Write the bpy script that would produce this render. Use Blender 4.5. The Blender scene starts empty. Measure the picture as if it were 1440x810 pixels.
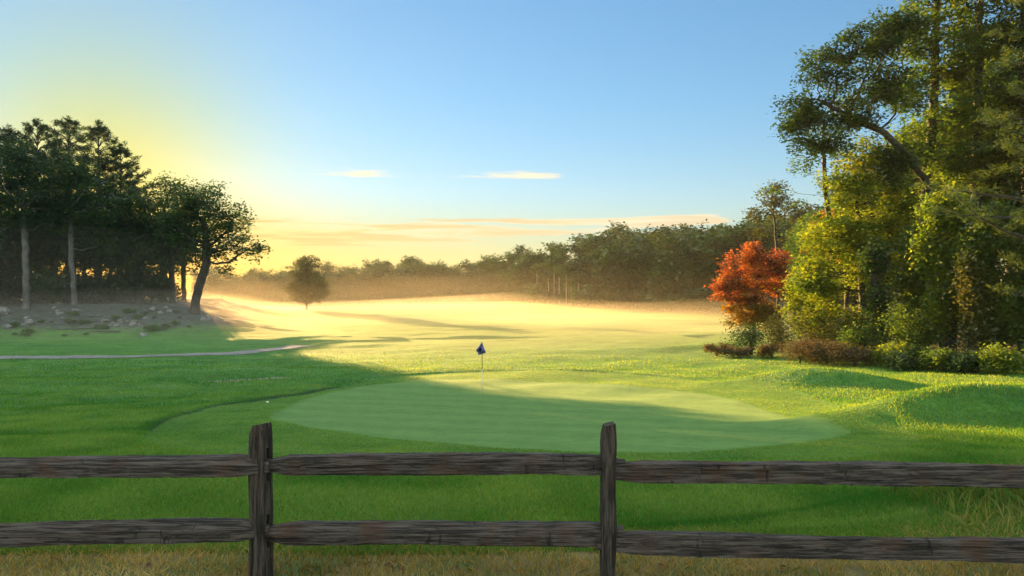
import bpy, bmesh, math, random
import numpy as np
from mathutils import Vector, Matrix

rng = np.random.default_rng(7)
random.seed(7)
SC = bpy.context.scene
COL = SC.collection
R = math.radians

# ------------------------------------------------------------------ camera numbers
F_PX, CX, HY, EYE = 1040.0, 720.0, 422.0, 1.92      # focal length in photo pixels, centre column, horizon row, eye height
SUN_AZ, SUN_EL = R(-29.0), R(8.0)                   # azimuth from +Y towards +X
SUN_DIR = np.array([math.sin(SUN_AZ) * math.cos(SUN_EL), math.cos(SUN_AZ) * math.cos(SUN_EL), math.sin(SUN_EL)])

# ------------------------------------------------------------------ terrain height
def sstep(a, b, x):
    t = np.clip((x - a) / (b - a), 0, 1)
    return t * t * (3 - 2 * t)

_py = np.array([-60, 0, 5.4, 6.2, 7.2, 10, 14, 18, 24, 30, 40, 60, 100, 135, 170, 250, 400, 700], float)
_pz = np.array([0.0, -0.10, -0.10, -0.11, -0.17, -0.39, -0.78, -1.15, -1.6, -1.9, -2.0, -2.0, -1.7, -1.15, -0.75, -0.6, -0.4, 1.0], float)
_fy = np.linspace(-60, 700, 7601)
_fz = np.interp(_fy, _py, _pz)
_k = np.hanning(19); _k /= _k.sum()
_fz = np.convolve(np.pad(_fz, 9, mode='edge'), _k, mode='valid')

_wr = np.random.default_rng(3)
def waves(n, lmin, lmax):
    a = _wr.uniform(0, 2 * math.pi, n); L = np.exp(_wr.uniform(math.log(lmin), math.log(lmax), n))
    return np.cos(a) * 2 * math.pi / L, np.sin(a) * 2 * math.pi / L, _wr.uniform(0, 6.28, n)
_W1, _W2, _W3 = waves(14, 14, 45), waves(16, 2.5, 9), waves(20, 1.0, 3.5)
def wsum(W, x, y):
    s = 0
    for kx, ky, p in zip(*W):
        s = s + np.sin(kx * x + ky * y + p)
    return s / math.sqrt(len(W[0]))

def gauss(x, y, cx, cy, sx, sy, rot=0.0):
    c, s = math.cos(rot), math.sin(rot)
    u, v = (x - cx) * c + (y - cy) * s, -(x - cx) * s + (y - cy) * c
    return np.exp(-0.5 * ((u / sx) ** 2 + (v / sy) ** 2))

def bank_mask(x, y):
    x = x + 0.32 * np.maximum(y - 84, 0)
    return sstep(72, 90, y) * sstep(-23, -43, x) * (1 - sstep(150, 220, y))

def ground(x, y):
    x, y = np.asarray(x, float), np.asarray(y, float)
    z = np.interp(y, _fy, _fz)
    z = z + 0.10 * wsum(_W1, x, y) * sstep(40, 80, y)
    z = z + 0.035 * wsum(_W2, x, y) * sstep(5.8, 14, y) * (1 - 0.75 * np.exp(-((x - 2) / 9) ** 2 - ((y - 20) / 9) ** 2))
    z = z + 0.012 * wsum(_W3, x, y) * (1 - sstep(8, 20, y))
    b = bank_mask(x, y)
    z = z + b * (3.1 + 0.22 * wsum(_W2, x, y) + 0.12 * wsum(_W3, x, y))
    z = z + 0.55 * sstep(9, 26, x) * sstep(8, 20, y) * (1 - sstep(60, 100, y))          # the ground rises a little under the right grove
    z = z + 0.82 * gauss(x, y, 11.6, 19.2, 2.9, 0.95, 0.30) + 0.25 * gauss(x, y, 15.5, 18.6, 2.0, 1.6, 0.2)                            # mound by the right edge
    z = z + 0.52 * gauss(x, y, 12.6, 32.0, 1.9, 0.75, -0.45) + 0.40 * gauss(x, y, 13.9, 30.2, 1.7, 0.65, -0.5) + 0.2 * gauss(x, y, 12.4, 31, 4, 2.4)                          # knoll before the hedge
    z = z + 0.32 * gauss(x, y, -14.5, 39, 4.5, 1.6, 0.05) + 0.22 * gauss(x, y, -22, 33, 5, 2.0)
    z = z + 0.34 * gauss(x, y, 15, 57, 7, 1.6, 0.05) + 0.22 * gauss(x, y, -4, 92, 11, 3)
    z = z + 0.35 * gauss(x, y, 5.1, 7.0, 0.8, 0.6)                                     # rough hump at the right end of the fence
    z = z + 14.0 * gauss(x, y, 95, 270, 60, 55)                                        # wooded hill
    return z

def gz(x, y):
    return float(ground(x, y))

_ys = np.concatenate([np.arange(4, 60, 0.02), np.arange(60, 500, 0.1)])
def at(px, py):
    """Point of the terrain that the photo shows at (px, py)."""
    xs = (px - CX) / F_PX * _ys
    zr = EYE + (HY - py) / F_PX * _ys
    i = int(np.argmax(zr <= ground(xs, _ys)))
    return float(xs[i]), float(_ys[i])
def on(px, Y):
    """Ground point in photo column px at distance Y."""
    x = (px - CX) / F_PX * Y
    return x, Y, gz(x, Y)
def zat(py, Y):
    return EYE + (HY - py) / F_PX * Y

# ------------------------------------------------------------------ mesh + object helpers
def mesh_np(name, verts, faces_list, attrs=None, smooth=False):
    """verts (n,3); faces_list: list of (m,k) int arrays; attrs: {name: (domain, values)}"""
    me = bpy.data.meshes.new(name)
    verts = np.ascontiguousarray(verts, dtype=np.float32)
    me.vertices.add(len(verts)); me.vertices.foreach_set('co', verts.ravel())
    loops = np.concatenate([f.ravel() for f in faces_list]).astype(np.int32)
    sizes = np.concatenate([np.full(len(f), f.shape[1]) for f in faces_list])
    starts = np.concatenate([[0], np.cumsum(sizes)[:-1]]).astype(np.int32)
    me.loops.add(len(loops)); me.loops.foreach_set('vertex_index', loops)
    me.polygons.add(len(sizes)); me.polygons.foreach_set('loop_start', starts)
    me.polygons.foreach_set('use_smooth', np.full(len(sizes), smooth))
    me.update(calc_edges=True)
    for k, (dom, val) in (attrs or {}).items():
        a = me.attributes.new(k, 'FLOAT', dom)
        a.data.foreach_set('value', np.ascontiguousarray(val, dtype=np.float32))
    return me

def link(name, me, mat, parent=None, loc=None):
    o = bpy.data.objects.new(name, me)
    if mat is not None:
        me.materials.append(mat)
    COL.objects.link(o)
    if parent is not None:
        o.parent = parent
    if loc is not None:
        o.location = loc
    return o

def tag(o, label=None, cat=None, group=None, kind=None):
    for k, v in (('label', label), ('category', cat), ('group', group), ('kind', kind)):
        if v:
            o[k] = v
    return o

def empty(name, loc, label, cat, group=None):
    o = bpy.data.objects.new(name, None)
    COL.objects.link(o)
    o.location = loc
    o.empty_display_size = 0.3
    return tag(o, label, cat, group)

def copy_tree(src, loc, rz=0.0, s=1.0, label=None, group=None, sz=None):
    r = src.copy(); COL.objects.link(r)
    r.location = loc; r.rotation_euler = (0, 0, rz); r.scale = (s, s, sz or s)
    if label: r['label'] = label
    if group: r['group'] = group
    for ch in src.children:
        c = ch.copy(); COL.objects.link(c); c.parent = r
        for g in ch.children:
            d = g.copy(); COL.objects.link(d); d.parent = c
    return r

# ------------------------------------------------------------------ material helpers
def new_mat(name):
    m = bpy.data.materials.new(name); m.use_nodes = True
    nt = m.node_tree; nt.nodes.clear()
    out = nt.nodes.new('ShaderNodeOutputMaterial')
    return m, nt, out
class NB:
    """Tiny node builder."""
    def __init__(s, nt): s.nt = nt
    def n(s, t, **kw):
        nd = s.nt.nodes.new(t)
        for k, v in kw.items():
            setattr(nd, k, v)
        return nd
    def put(s, sock, v):
        if hasattr(v, 'is_output'): s.nt.links.new(v, sock)
        elif isinstance(v, (tuple, list)) and len(v) == 3 and sock.type == 'RGBA': sock.default_value = (*v, 1)
        else: sock.default_value = v
    def math(s, op, a, b=0.0, clamp=False):
        nd = s.n('ShaderNodeMath', operation=op, use_clamp=clamp)
        s.put(nd.inputs[0], a); s.put(nd.inputs[1], b)
        return nd.outputs[0]
    def mix(s, fac, a, b, mode='MIX'):
        nd = s.n('ShaderNodeMix', data_type='RGBA', blend_type=mode)
        s.put(nd.inputs['Factor'], fac); s.put(nd.inputs[6], a); s.put(nd.inputs[7], b)
        return nd.outputs[2]
    def ss(s, v, a, b, lo=0.0, hi=1.0):
        nd = s.n('ShaderNodeMapRange', interpolation_type='SMOOTHSTEP')
        s.put(nd.inputs[0], v); nd.inputs[1].default_value = a; nd.inputs[2].default_value = b
        nd.inputs[3].default_value = lo; nd.inputs[4].default_value = hi
        return nd.outputs[0]
    def noise(s, vec, scale, detail=3.0, rough=0.55, dist=0.0):
        nd = s.n('ShaderNodeTexNoise')
        if vec is not None: s.put(nd.inputs['Vector'], vec)
        nd.inputs['Scale'].default_value = scale; nd.inputs['Detail'].default_value = detail
        nd.inputs['Roughness'].default_value = rough; nd.inputs['Distortion'].default_value = dist
        return nd.outputs['Fac']
    def mapping(s, vec, scale=(1, 1, 1), loc=(0, 0, 0), rot=(0, 0, 0)):
        nd = s.n('ShaderNodeMapping')
        s.put(nd.inputs['Vector'], vec)
        nd.inputs['Scale'].default_value = scale; nd.inputs['Location'].default_value = loc; nd.inputs['Rotation'].default_value = rot
        return nd.outputs[0]
    def attr(s, name): return s.n('ShaderNodeAttribute', attribute_name=name).outputs['Fac']
    def objco(s): return s.n('ShaderNodeTexCoord').outputs['Object']
    def ramp(s, fac, stops):
        nd = s.n('ShaderNodeValToRGB')
        cr = nd.color_ramp
        while len(cr.elements) < len(stops): cr.elements.new(0.5)
        for e, (p, c) in zip(cr.elements, stops):
            e.position = p; e.color = (*c, 1)
        s.put(nd.inputs[0], fac)
        return nd.outputs[0]
    def bump(s, h, strength=0.5, dist=0.02):
        nd = s.n('ShaderNodeBump')
        s.put(nd.inputs['Height'], h); nd.inputs['Strength'].default_value = strength; nd.inputs['Distance'].default_value = dist
        return nd.outputs[0]

def leaf_mat(name, stops, trans=0.45, gloss=0.04, hue=0.25):
    m, nt, out = new_mat(name); b = NB(nt)
    t = b.attr('tint')
    rnd = b.n('ShaderNodeObjectInfo').outputs['Random']
    t = b.math('ADD', t, b.math('MULTIPLY', b.math('SUBTRACT', rnd, 0.5), hue), clamp=True)
    c = b.ramp(t, stops)
    d = b.n('ShaderNodeBsdfDiffuse'); b.put(d.inputs['Color'], c)
    tr = b.n('ShaderNodeBsdfTranslucent'); b.put(tr.inputs['Color'], b.mix(1.0, c, (1.35, 1.25, 0.65), 'MULTIPLY'))
    mx = b.n('ShaderNodeMixShader'); mx.inputs[0].default_value = trans
    nt.links.new(d.outputs[0], mx.inputs[1]); nt.links.new(tr.outputs[0], mx.inputs[2])
    g = b.n('ShaderNodeBsdfGlossy'); g.inputs['Roughness'].default_value = 0.45; g.inputs['Color'].default_value = (1, 1, 1, 1)
    mg = b.n('ShaderNodeMixShader'); mg.inputs[0].default_value = gloss
    nt.links.new(mx.outputs[0], mg.inputs[1]); nt.links.new(g.outputs[0], mg.inputs[2])
    nt.links.new(mg.outputs[0], out.inputs[0])
    return m

def bark_mat(name, c1, c2, scale=3.0):
    m, nt, out = new_mat(name); b = NB(nt)
    co = b.objco()
    n = b.noise(b.mapping(co, (scale * 2.5, scale * 2.5, scale * 0.5)), 1.0, 5, 0.65)
    n2 = b.noise(co, 0.8, 3)
    p = b.n('ShaderNodeBsdfPrincipled'); p.inputs['Roughness'].default_value = 0.9
    b.put(p.inputs['Base Color'], b.mix(b.ss(b.math('ADD', n, b.math('MULTIPLY', b.math('SUBTRACT', n2, 0.5), 0.6)), 0.3, 0.7), c1, c2))
    b.put(p.inputs['Normal'], b.bump(n, 0.8, 0.05))
    nt.links.new(p.outputs[0], out.inputs[0])
    return m

# ------------------------------------------------------------------ tree growing
def in_lobes(lobes, n, shell=0.45, gaps=0.0):
    """n random points spread through a union of ellipsoids (x,y,z,rx,ry,rz), fuller towards the outside."""
    L = np.array(lobes, float)
    w = L[:, 3] * L[:, 4] * L[:, 5]
    k = rng.choice(len(L), n, p=w / w.sum())
    d = rng.normal(size=(n, 3)); d /= np.linalg.norm(d, axis=1)[:, None]
    r = rng.uniform(0, 1, n) ** shell
    r = r * (0.86 + 0.18 * np.sin(d[:, 0] * 5 + k) * np.sin(d[:, 2] * 6 + k * 2.1) + rng.normal(0, 0.13, n))
    P = L[k, :3] + d * r[:, None] * L[k, 3:6]
    if gaps > 0:                                    # hollows between the sprays
        w = 2.2 / np.cbrt(np.median(L[:, 3] * L[:, 4] * L[:, 5]))
        q = P * w * np.array([1, 1, 1.5]) + np.array([1.3, 4.1, 2.2])
        f = np.sin(q[:, 0] * 1.9 + np.sin(q[:, 2] * 1.3) * 1.2) + np.sin(q[:, 1] * 2.1 + 1.1 * np.sin(q[:, 0])) + np.sin(q[:, 2] * 2.6 + np.sin(q[:, 1] * 1.7))
        P = P[f + rng.normal(0, 0.35, n) > np.quantile(f, gaps)]
    return P

def grow(att, trunk, D, kill, jit=0.25, maxit=140, up=0.05):
    """Space colonisation. trunk: (t,3) start nodes in order. Returns nodes, parents."""
    nodes = [p for p in trunk]; par = [-1] + list(range(len(trunk) - 1))
    A = att.copy()
    N = np.array(nodes)
    d2 = ((A[:, None, :] - N[None]) ** 2).sum(2)
    near = d2.argmin(1); best = d2.min(1)
    # let attractors pass over the lowest trunk nodes
    for it in range(maxit):
        keep = best > kill * kill
        A, near, best = A[keep], near[keep], best[keep]
        if len(A) == 0: break
        P = np.array(nodes)
        v = A - P[near]; v /= np.linalg.norm(v, axis=1)[:, None] + 1e-9
        ids, inv = np.unique(near, return_inverse=True)
        s = np.zeros((len(ids), 3)); np.add.at(s, inv, v)
        s /= np.linalg.norm(s, axis=1)[:, None] + 1e-9
        s += rng.normal(0, jit, s.shape); s[:, 2] += up
        s /= np.linalg.norm(s, axis=1)[:, None] + 1e-9
        new = P[ids] + s * D
        base = len(nodes)
        nodes.extend(new); par.extend(ids.tolist())
        dn = ((A[:, None, :] - new[None]) ** 2).sum(2)
        j = dn.argmin(1); dm = dn.min(1)
        b = dm < best
        near[b] = base + j[b]; best[b] = dm[b]
    return np.array(nodes), np.array(par)

def radii(par, r0, rbase, pw=2.3):
    n = len(par); acc = np.zeros(n); tip = np.zeros(n, int)
    for i in range(n - 1, -1, -1):
        if acc[i] == 0: acc[i] = 1.0
        p = par[i]
        if p >= 0:
            acc[p] += acc[i]; tip[p] = max(tip[p], tip[i] + 1)
    r = acc ** (1 / pw)
    r = r0 + (r - 1) / (r[0] - 1 + 1e-9) * (rbase - r0)
    return r, tip

def tubes(nodes, par, r, k=6, rmin=0.0, flare=True):
    c = np.nonzero((par >= 0) & (r >= rmin))[0]
    p = par[c]
    a, b = nodes[p], nodes[c]
    ra, rb = np.minimum(r[p], r[c] * 1.3), r[c]
    d = b - a; ln = np.linalg.norm(d, axis=1)[:, None] + 1e-9; d = d / ln
    b = b + d * (rb * 0.25)[:, None]
    ref = np.where(np.abs(d[:, 2:3]) > 0.9, np.array([[1.0, 0, 0]]), np.array([[0, 0, 1.0]]))
    u = np.cross(d, ref); u /= np.linalg.norm(u, axis=1)[:, None]
    w = np.cross(d, u)
    th = np.arange(k) / k * 2 * math.pi
    ring = np.cos(th)[None, :, None] * u[:, None] + np.sin(th)[None, :, None] * w[:, None]
    A = a[:, None] + ring * ra[:, None, None]; B = b[:, None] + ring * rb[:, None, None]
    V = np.concatenate([A, B], 1).reshape(-1, 3)
    m = len(c); o = (np.arange(m) * 2 * k)[:, None]
    i = np.arange(k); j = (i + 1) % k
    F = np.stack([o + i, o + j, o + j + k, o + i + k], 2).reshape(-1, 4)
    return V, F

def leaf_quads(cen, L, W, up=0.5, tint=None, dirs=None, fold=0.0):
    """Rhombic leaves at cen; L, W sizes; up: how far normals lean to +Z."""
    n = len(cen)
    nrm = rng.normal(size=(n, 3)); nrm /= np.linalg.norm(nrm, axis=1)[:, None]
    nrm[:, 2] = np.abs(nrm[:, 2]) + up * 1.5; nrm /= np.linalg.norm(nrm, axis=1)[:, None]
    t = rng.normal(size=(n, 3)) if dirs is None else dirs + rng.normal(0, 0.35, (n, 3))
    t -= (t * nrm).sum(1)[:, None] * nrm; t /= np.linalg.norm(t, axis=1)[:, None] + 1e-9
    s = np.cross(nrm, t)
    sc = rng.uniform(0.65, 1.3, n)[:, None]
    V = np.stack([cen - t * L * sc * 0.5, cen + s * W * sc * 0.5 - t * L * sc * 0.06, cen + t * L * sc * 0.5, cen - s * W * sc * 0.5 - t * L * sc * 0.06], 1).reshape(-1, 3)
    F = np.arange(n * 4).reshape(-1, 4)
    return V, F

def clump_tint(cen, size, amount=0.5, noise=0.16):
    """Colour variation that belongs to the sprays themselves: shared by neighbours, random otherwise."""
    key = np.floor(cen / size).astype(np.int64)
    h = (key[:, 0] * 73856093 ^ key[:, 1] * 19349663 ^ key[:, 2] * 83492791) % 1000 / 1000.0
    return np.clip(0.5 + (h - 0.5) * amount + rng.normal(0, noise, len(cen)), 0, 1)

def tree_meshes(name, trunk, lobes, n_att, D, kill, rbase, r0=0.012, leaf=(8, 0.35, 0.16, 0.11), tips=2, up=0.5, rmin=0.0, sides=6,
                flat=0.6, jit=0.25, shell=0.45, clump=0.9, amount=0.5, drop=0.0, fill=1.0, gaps=0.25, growup=0.05):
    trunk = np.array(trunk, float)
    # resample the trunk
    seg = np.linalg.norm(np.diff(trunk, axis=0), axis=1); s = np.concatenate([[0], np.cumsum(seg)])
    m = max(4, int(s[-1] / D)); q = np.linspace(0, s[-1], m)
    tr = np.stack([np.interp(q, s, trunk[:, i]) for i in range(3)], 1)
    tr[1:-1, :2] += rng.normal(0, rbase * 0.12, (m - 2, 2))
    att = in_lobes(lobes, n_att, shell, gaps)
    nodes, par = grow(att, tr, D, kill, jit, up=growup)
    r, tip = radii(par, r0, rbase)
    r[0] *= 1.45; r[1] *= 1.12
    V, F = tubes(nodes, par, r, sides, rmin)
    tm = mesh_np(name + '_trunk', V, [F], smooth=True)
    nl, sig, L, W = leaf
    c = nodes[tip <= tips]
    if drop > 0:
        c = c[rng.uniform(0, 1, len(c)) > drop]
    c = np.concatenate([c, att[rng.uniform(0, 1, len(att)) < fill]])
    c = np.repeat(c, nl, 0)
    off = rng.normal(0, sig, c.shape); off[:, 2] *= flat
    cen = c + off
    V2, F2 = leaf_quads(cen, L, W, up)
    cm = mesh_np(name + '_crown', V2, [F2], {'tint': ('FACE', clump_tint(c, clump, amount))})
    return tm, cm, nodes, r

def make_tree(name, label, cat, loc, meshes, bark, leafm, group=None, crown='crown'):
    t = empty(name, loc, label, cat, group)
    link('trunk', meshes[0], bark, t)
    link(crown, meshes[1], leafm, t)
    return t

def px_tree(name, label, cat, base_px, Y, trunk_px, lobes_px, n_att, D, kill, rbase, bark, leafm, group=None, depth=0.85, dy=0.0, **kw):
    """A tree whose trunk line and crown masses are given by where the photo shows them; real depth and thickness from Y."""
    bx, by, bz = on(base_px, Y)
    W = lambda px, py, d=0.0: np.array([(px - CX) / F_PX * Y - bx, d, zat(py, Y) - bz])
    tr = [np.array([0, 0, -0.15])] + [W(*p) for p in trunk_px]
    lobes = []
    for q in lobes_px:
        px, py, rx, ry = q[:4]; d = q[4] if len(q) > 4 else 0.0
        c = W(px, py, d)
        lobes.append((*c, rx / F_PX * Y, rx / F_PX * Y * depth, ry / F_PX * Y))
    ms = tree_meshes(name, tr, lobes, n_att, D, kill, rbase, **kw)
    return make_tree(name, label, cat, (bx, by, bz), ms, bark, leafm, group)

def pine_meshes(name, H, bare, spread, rbase, whorls=16, per=5, tuft=0.45, needle=(0.42, 0.07), nt=5, nn=9, irreg=0.3, droop=-0.05, top=0.25, lean=(0, 0), r0=0.02, sides=6, power=0.8):
    """White-pine habit: straight trunk, whorls of near-level boughs carrying flat tufts of needles."""
    m = 24
    q = np.linspace(0, 1, m)
    tr = np.stack([lean[0] * q ** 1.5 + np.cumsum(rng.normal(0, 0.02, m)), lean[1] * q ** 1.5 + np.cumsum(rng.normal(0, 0.02, m)), q * H], 1)
    nodes = [*tr]; par = [-1] + list(range(m - 1)); rad = list(rbase * (1 - q * 0.93))
    tufts, dirs = [], []
    for w in range(whorls):
        f = bare + (1 - bare) * (w + rng.uniform(-0.3, 0.3)) / whorls
        f = min(max(f, bare), 0.985)
        g = (f - bare) / (1 - bare)
        prof = spread * ((1 - g) ** power * (1 - top) + top * (1 - g ** 3)) * (0.55 + 0.45 * min(1, g * 4 + 0.4))
        k0 = int(f * (m - 1))
        a0 = rng.uniform(0, 6.28)
        for j in range(per):
            ln = prof * rng.uniform(1 - irreg * 1.5, 1 + irreg)
            if ln < 0.25: continue
            az = a0 + j / per * 6.28 + rng.uniform(-0.35, 0.35)
            base = tr[k0] * (1 - (f * (m - 1) - k0)) + tr[min(k0 + 1, m - 1)] * (f * (m - 1) - k0)
            dirv = np.array([math.cos(az), math.sin(az), droop + 0.35 * g + rng.normal(0, 0.08)])
            ns = max(3, int(ln / 0.5))
            p = base.copy(); pi = k0
            for s_ in range(ns):
                dirv = dirv + rng.normal(0, 0.08, 3); dirv[2] += 0.04
                p = p + dirv / np.linalg.norm(dirv) * ln / ns
                nodes.append(p.copy()); par.append(pi); rad.append(max(r0, rbase * 0.22 * (1 - s_ / ns) * (ln / spread + 0.2)))
                pi = len(nodes) - 1
                if s_ >= ns * 0.25:
                    for _ in range(nt):
                        side = np.cross(dirv, [0, 0, 1]); side /= np.linalg.norm(side) + 1e-9
                        tufts.append(p + side * rng.normal(0, 0.22 * ln * (1.05 - s_ / ns)) * 0.8 + np.array([0, 0, rng.normal(0.05, 0.10)]) + dirv * rng.uniform(0, ln / ns))
                        dirs.append(dirv)
    for _ in range(int(nt * 4)):
        tufts.append(tr[-1] + np.array([rng.normal(0, 0.15), rng.normal(0, 0.15), rng.uniform(-0.9, 0.2)])); dirs.append(np.array([0, 0, 1.0]))
    nodes, par, rad = np.array(nodes), np.array(par), np.array(rad)
    V, F = tubes(nodes, par, rad, sides)
    tm = mesh_np(name + '_trunk', V, [F], smooth=True)
    c = np.repeat(np.array(tufts), nn, 0); dd = np.repeat(np.array(dirs), nn, 0)
    rd = rng.normal(size=c.shape); rd /= np.linalg.norm(rd, axis=1)[:, None]
    dv = rd + dd * 0.8 + np.array([0, 0, 0.3])
    dv /= np.linalg.norm(dv, axis=1)[:, None]
    cen = c + dv * needle[0] * 0.5 + rng.normal(0, tuft * 0.25, c.shape) * np.array([1, 1, 0.35])
    V2, F2 = leaf_quads(cen, needle[0], needle[1], 0.3, dirs=dv)
    cm = mesh_np(name + '_crown', V2, [F2], {'tint': ('FACE', clump_tint(c, 0.8, 0.5))})
    return tm, cm

# ================================================================== render settings, camera, sky, sun
SC.view_settings.view_transform = 'Standard'; SC.view_settings.look = 'None'
SC.view_settings.gamma = 1.0; SC.view_settings.use_curve_mapping = False
SC.view_settings.exposure = 2.6
SC.render.engine = 'CYCLES'
cy = SC.cycles
cy.use_denoising = True
try: cy.denoiser = 'OPENIMAGEDENOISE'; cy.denoising_prefilter = 'ACCURATE'; cy.denoising_input_passes = 'RGB_ALBEDO_NORMAL'
except Exception: pass
cy.max_bounces = 6; cy.diffuse_bounces = 3; cy.glossy_bounces = 2; cy.transmission_bounces = 4; cy.volume_bounces = 1
cy.transparent_max_bounces = 8; cy.sample_clamp_indirect = 6.0
cy.use_adaptive_sampling = True; cy.adaptive_threshold = 0.004
cy.caustics_reflective = False; cy.caustics_refractive = False

cam = bpy.data.cameras.new('camera'); camo = bpy.data.objects.new('camera', cam); COL.objects.link(camo)
camo.location = (0, 0, EYE); camo.rotation_euler = (R(90), 0, 0)
cam.sensor_width = 36; cam.lens = F_PX / 1440 * 36; cam.shift_y = (HY - 405) / 1440
cam.clip_start = 0.1; cam.clip_end = 5000
SC.camera = camo

sun = bpy.data.lights.new('sun', 'SUN'); suno = bpy.data.objects.new('sun', sun); COL.objects.link(suno)
sun.energy = 5.0; sun.angle = R(0.5); sun.color = (1.0, 0.60, 0.20)
suno.rotation_euler = Vector(SUN_DIR).to_track_quat('Z', 'Y').to_euler()
suno.location = (-40, 70, 40)

SKY_FILL = 0.53
wd = bpy.data.worlds.new('World'); SC.world = wd; wd.use_nodes = True
nt = wd.node_tree; nt.nodes.clear(); b = NB(nt)
wout = b.n('ShaderNodeOutputWorld'); bg = b.n('ShaderNodeBackground')
sky = b.n('ShaderNodeTexSky', sky_type='NISHITA')
sky.sun_disc = False; sky.sun_elevation = SUN_EL; sky.sun_rotation = SUN_AZ
sky.altitude = 50; sky.air_density = 1.0; sky.dust_density = 0.10; sky.ozone_density = 2.0
co = b.n('ShaderNodeTexCoord').outputs['Generated']
sep = b.n('ShaderNodeSeparateXYZ'); nt.links.new(co, sep.inputs[0])
zc = b.math('MAXIMUM', sep.outputs[2], 0.01)
# clouds: a flat, far-off layer seen in perspective
cxy = b.n('ShaderNodeCombineXYZ')
b.put(cxy.inputs[0], b.math('DIVIDE', sep.outputs[0], zc)); b.put(cxy.inputs[1], b.math('DIVIDE', sep.outputs[1], zc))
n1 = b.noise(b.mapping(cxy.outputs[0], (0.42, 0.95, 1), (3.1, 0.4, 0)), 1.0, 8, 0.62, 0.5)
n2 = b.noise(b.mapping(cxy.outputs[0], (0.10, 0.16, 1), (1.7, 5.2, 0)), 1.0, 3, 0.5)
az = b.math('ARCTAN2', sep.outputs[0], sep.outputs[1])
el = b.math('ARCSINE', sep.outputs[2])
def band(v, a, b_, c, d):
    return b.math('MULTIPLY', b.ss(v, a, b_), b.ss(v, c, d, 1, 0))
# the bank of low cloud thins out to the right, with a few wisps above it
eo = b.math('ABSOLUTE', b.math('SUBTRACT', b.math('SUBTRACT', el, b.math('MULTIPLY', az, 0.038)), R(5.5)))
hw = b.ss(az, R(-26), R(17), R(2.3), R(0.7))
low = b.math('MULTIPLY', b.ss(b.math('DIVIDE', eo, hw), 0.35, 1.25, 1, 0), band(az, R(-60), R(-30), R(15), R(19)))
wis = b.math('MULTIPLY', band(el, R(8.6), R(9.4), R(10.4), R(11.6)), band(az, R(-20), R(-15), R(3), R(8)))
thr = b.math('ADD', b.math('MULTIPLY', low, 0.64), b.math('MULTIPLY', wis, 0.56))
dens = b.ss(b.math('ADD', b.math('ADD', n1, b.math('MULTIPLY', b.math('SUBTRACT', n2, 0.5), 0.5)), b.math('SUBTRACT', thr, 1.0)), 0.01, 0.13)
sd = b.n('ShaderNodeVectorMath', operation='DOT_PRODUCT'); nt.links.new(co, sd.inputs[0]); sd.inputs[1].default_value = tuple(SUN_DIR)
glow = b.math('POWER', b.math('MAXIMUM', sd.outputs['Value'], 0.0), 7.0)
thick = b.ss(b.math('ADD', n1, b.math('MULTIPLY', low, 0.3)), 0.66, 0.84)
ccol = b.mix(thick, b.mix(glow, (3.7, 3.3, 2.5), (4.6, 3.4, 1.0)), b.mix(glow, (2.9, 2.4, 1.6), (2.8, 1.9, 0.6)))
gm_ = b.n('ShaderNodeGamma'); gm_.inputs[1].default_value = 0.72; nt.links.new(sky.outputs[0], gm_.inputs[0])
h2 = b.n('ShaderNodeHueSaturation'); h2.inputs['Saturation'].default_value = 1.22; h2.inputs['Value'].default_value = 0.86; nt.links.new(gm_.outputs[0], h2.inputs['Color'])
blue = b.mix(b.ss(el, R(2.0), R(16.0), 0.0, 1.0), h2.outputs[0], b.mix(1.0, h2.outputs[0], (0.80, 1.06, 1.24), 'MULTIPLY'))
dsun = b.math('MAXIMUM', sd.outputs['Value'], 0.0)
aur = b.math('POWER', dsun, 64.0)                                   # yellow dust glow round the sun
hor = b.math('MULTIPLY', b.math('POWER', dsun, 7.0), b.ss(el, R(3.0), R(9.5), 1, 0))
warm = b.mix(aur, blue, b.mix(1.0, blue, (1.18, 0.80, 0.22), 'MULTIPLY'))
warm = b.mix(b.math('MULTIPLY', hor, 0.9), warm, b.mix(1.0, warm, (0.90, 0.70, 0.30), 'MULTIPLY'))
warm = b.mix(b.ss(el, R(1.0), R(8.5), 0.75, 0), warm, b.mix(1.0, warm, (0.68, 0.61, 0.36), 'MULTIPLY'))
# added fill: unseen sky overhead and behind is whitened to brighten the shade
fill_mask = b.math('MULTIPLY', b.ss(b.math('SUBTRACT', b.math('MULTIPLY', sep.outputs[2], 0.9), b.math('MULTIPLY', sep.outputs[1], 0.45)), 0.05, 0.75), b.ss(n2, 0.30, 0.62, 0.55, 1.0))
vs = b.mix(b.math('MULTIPLY', fill_mask, SKY_FILL), warm, (8.8, 9.2, 8.3))
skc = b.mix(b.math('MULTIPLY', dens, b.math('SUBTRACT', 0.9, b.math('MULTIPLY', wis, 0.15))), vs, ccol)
hs = b.n('ShaderNodeHueSaturation'); hs.inputs['Saturation'].default_value = 1.0; nt.links.new(skc, hs.inputs['Color'])
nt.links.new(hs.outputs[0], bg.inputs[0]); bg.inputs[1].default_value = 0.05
nt.links.new(bg.outputs[0], wout.inputs[0])

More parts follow.
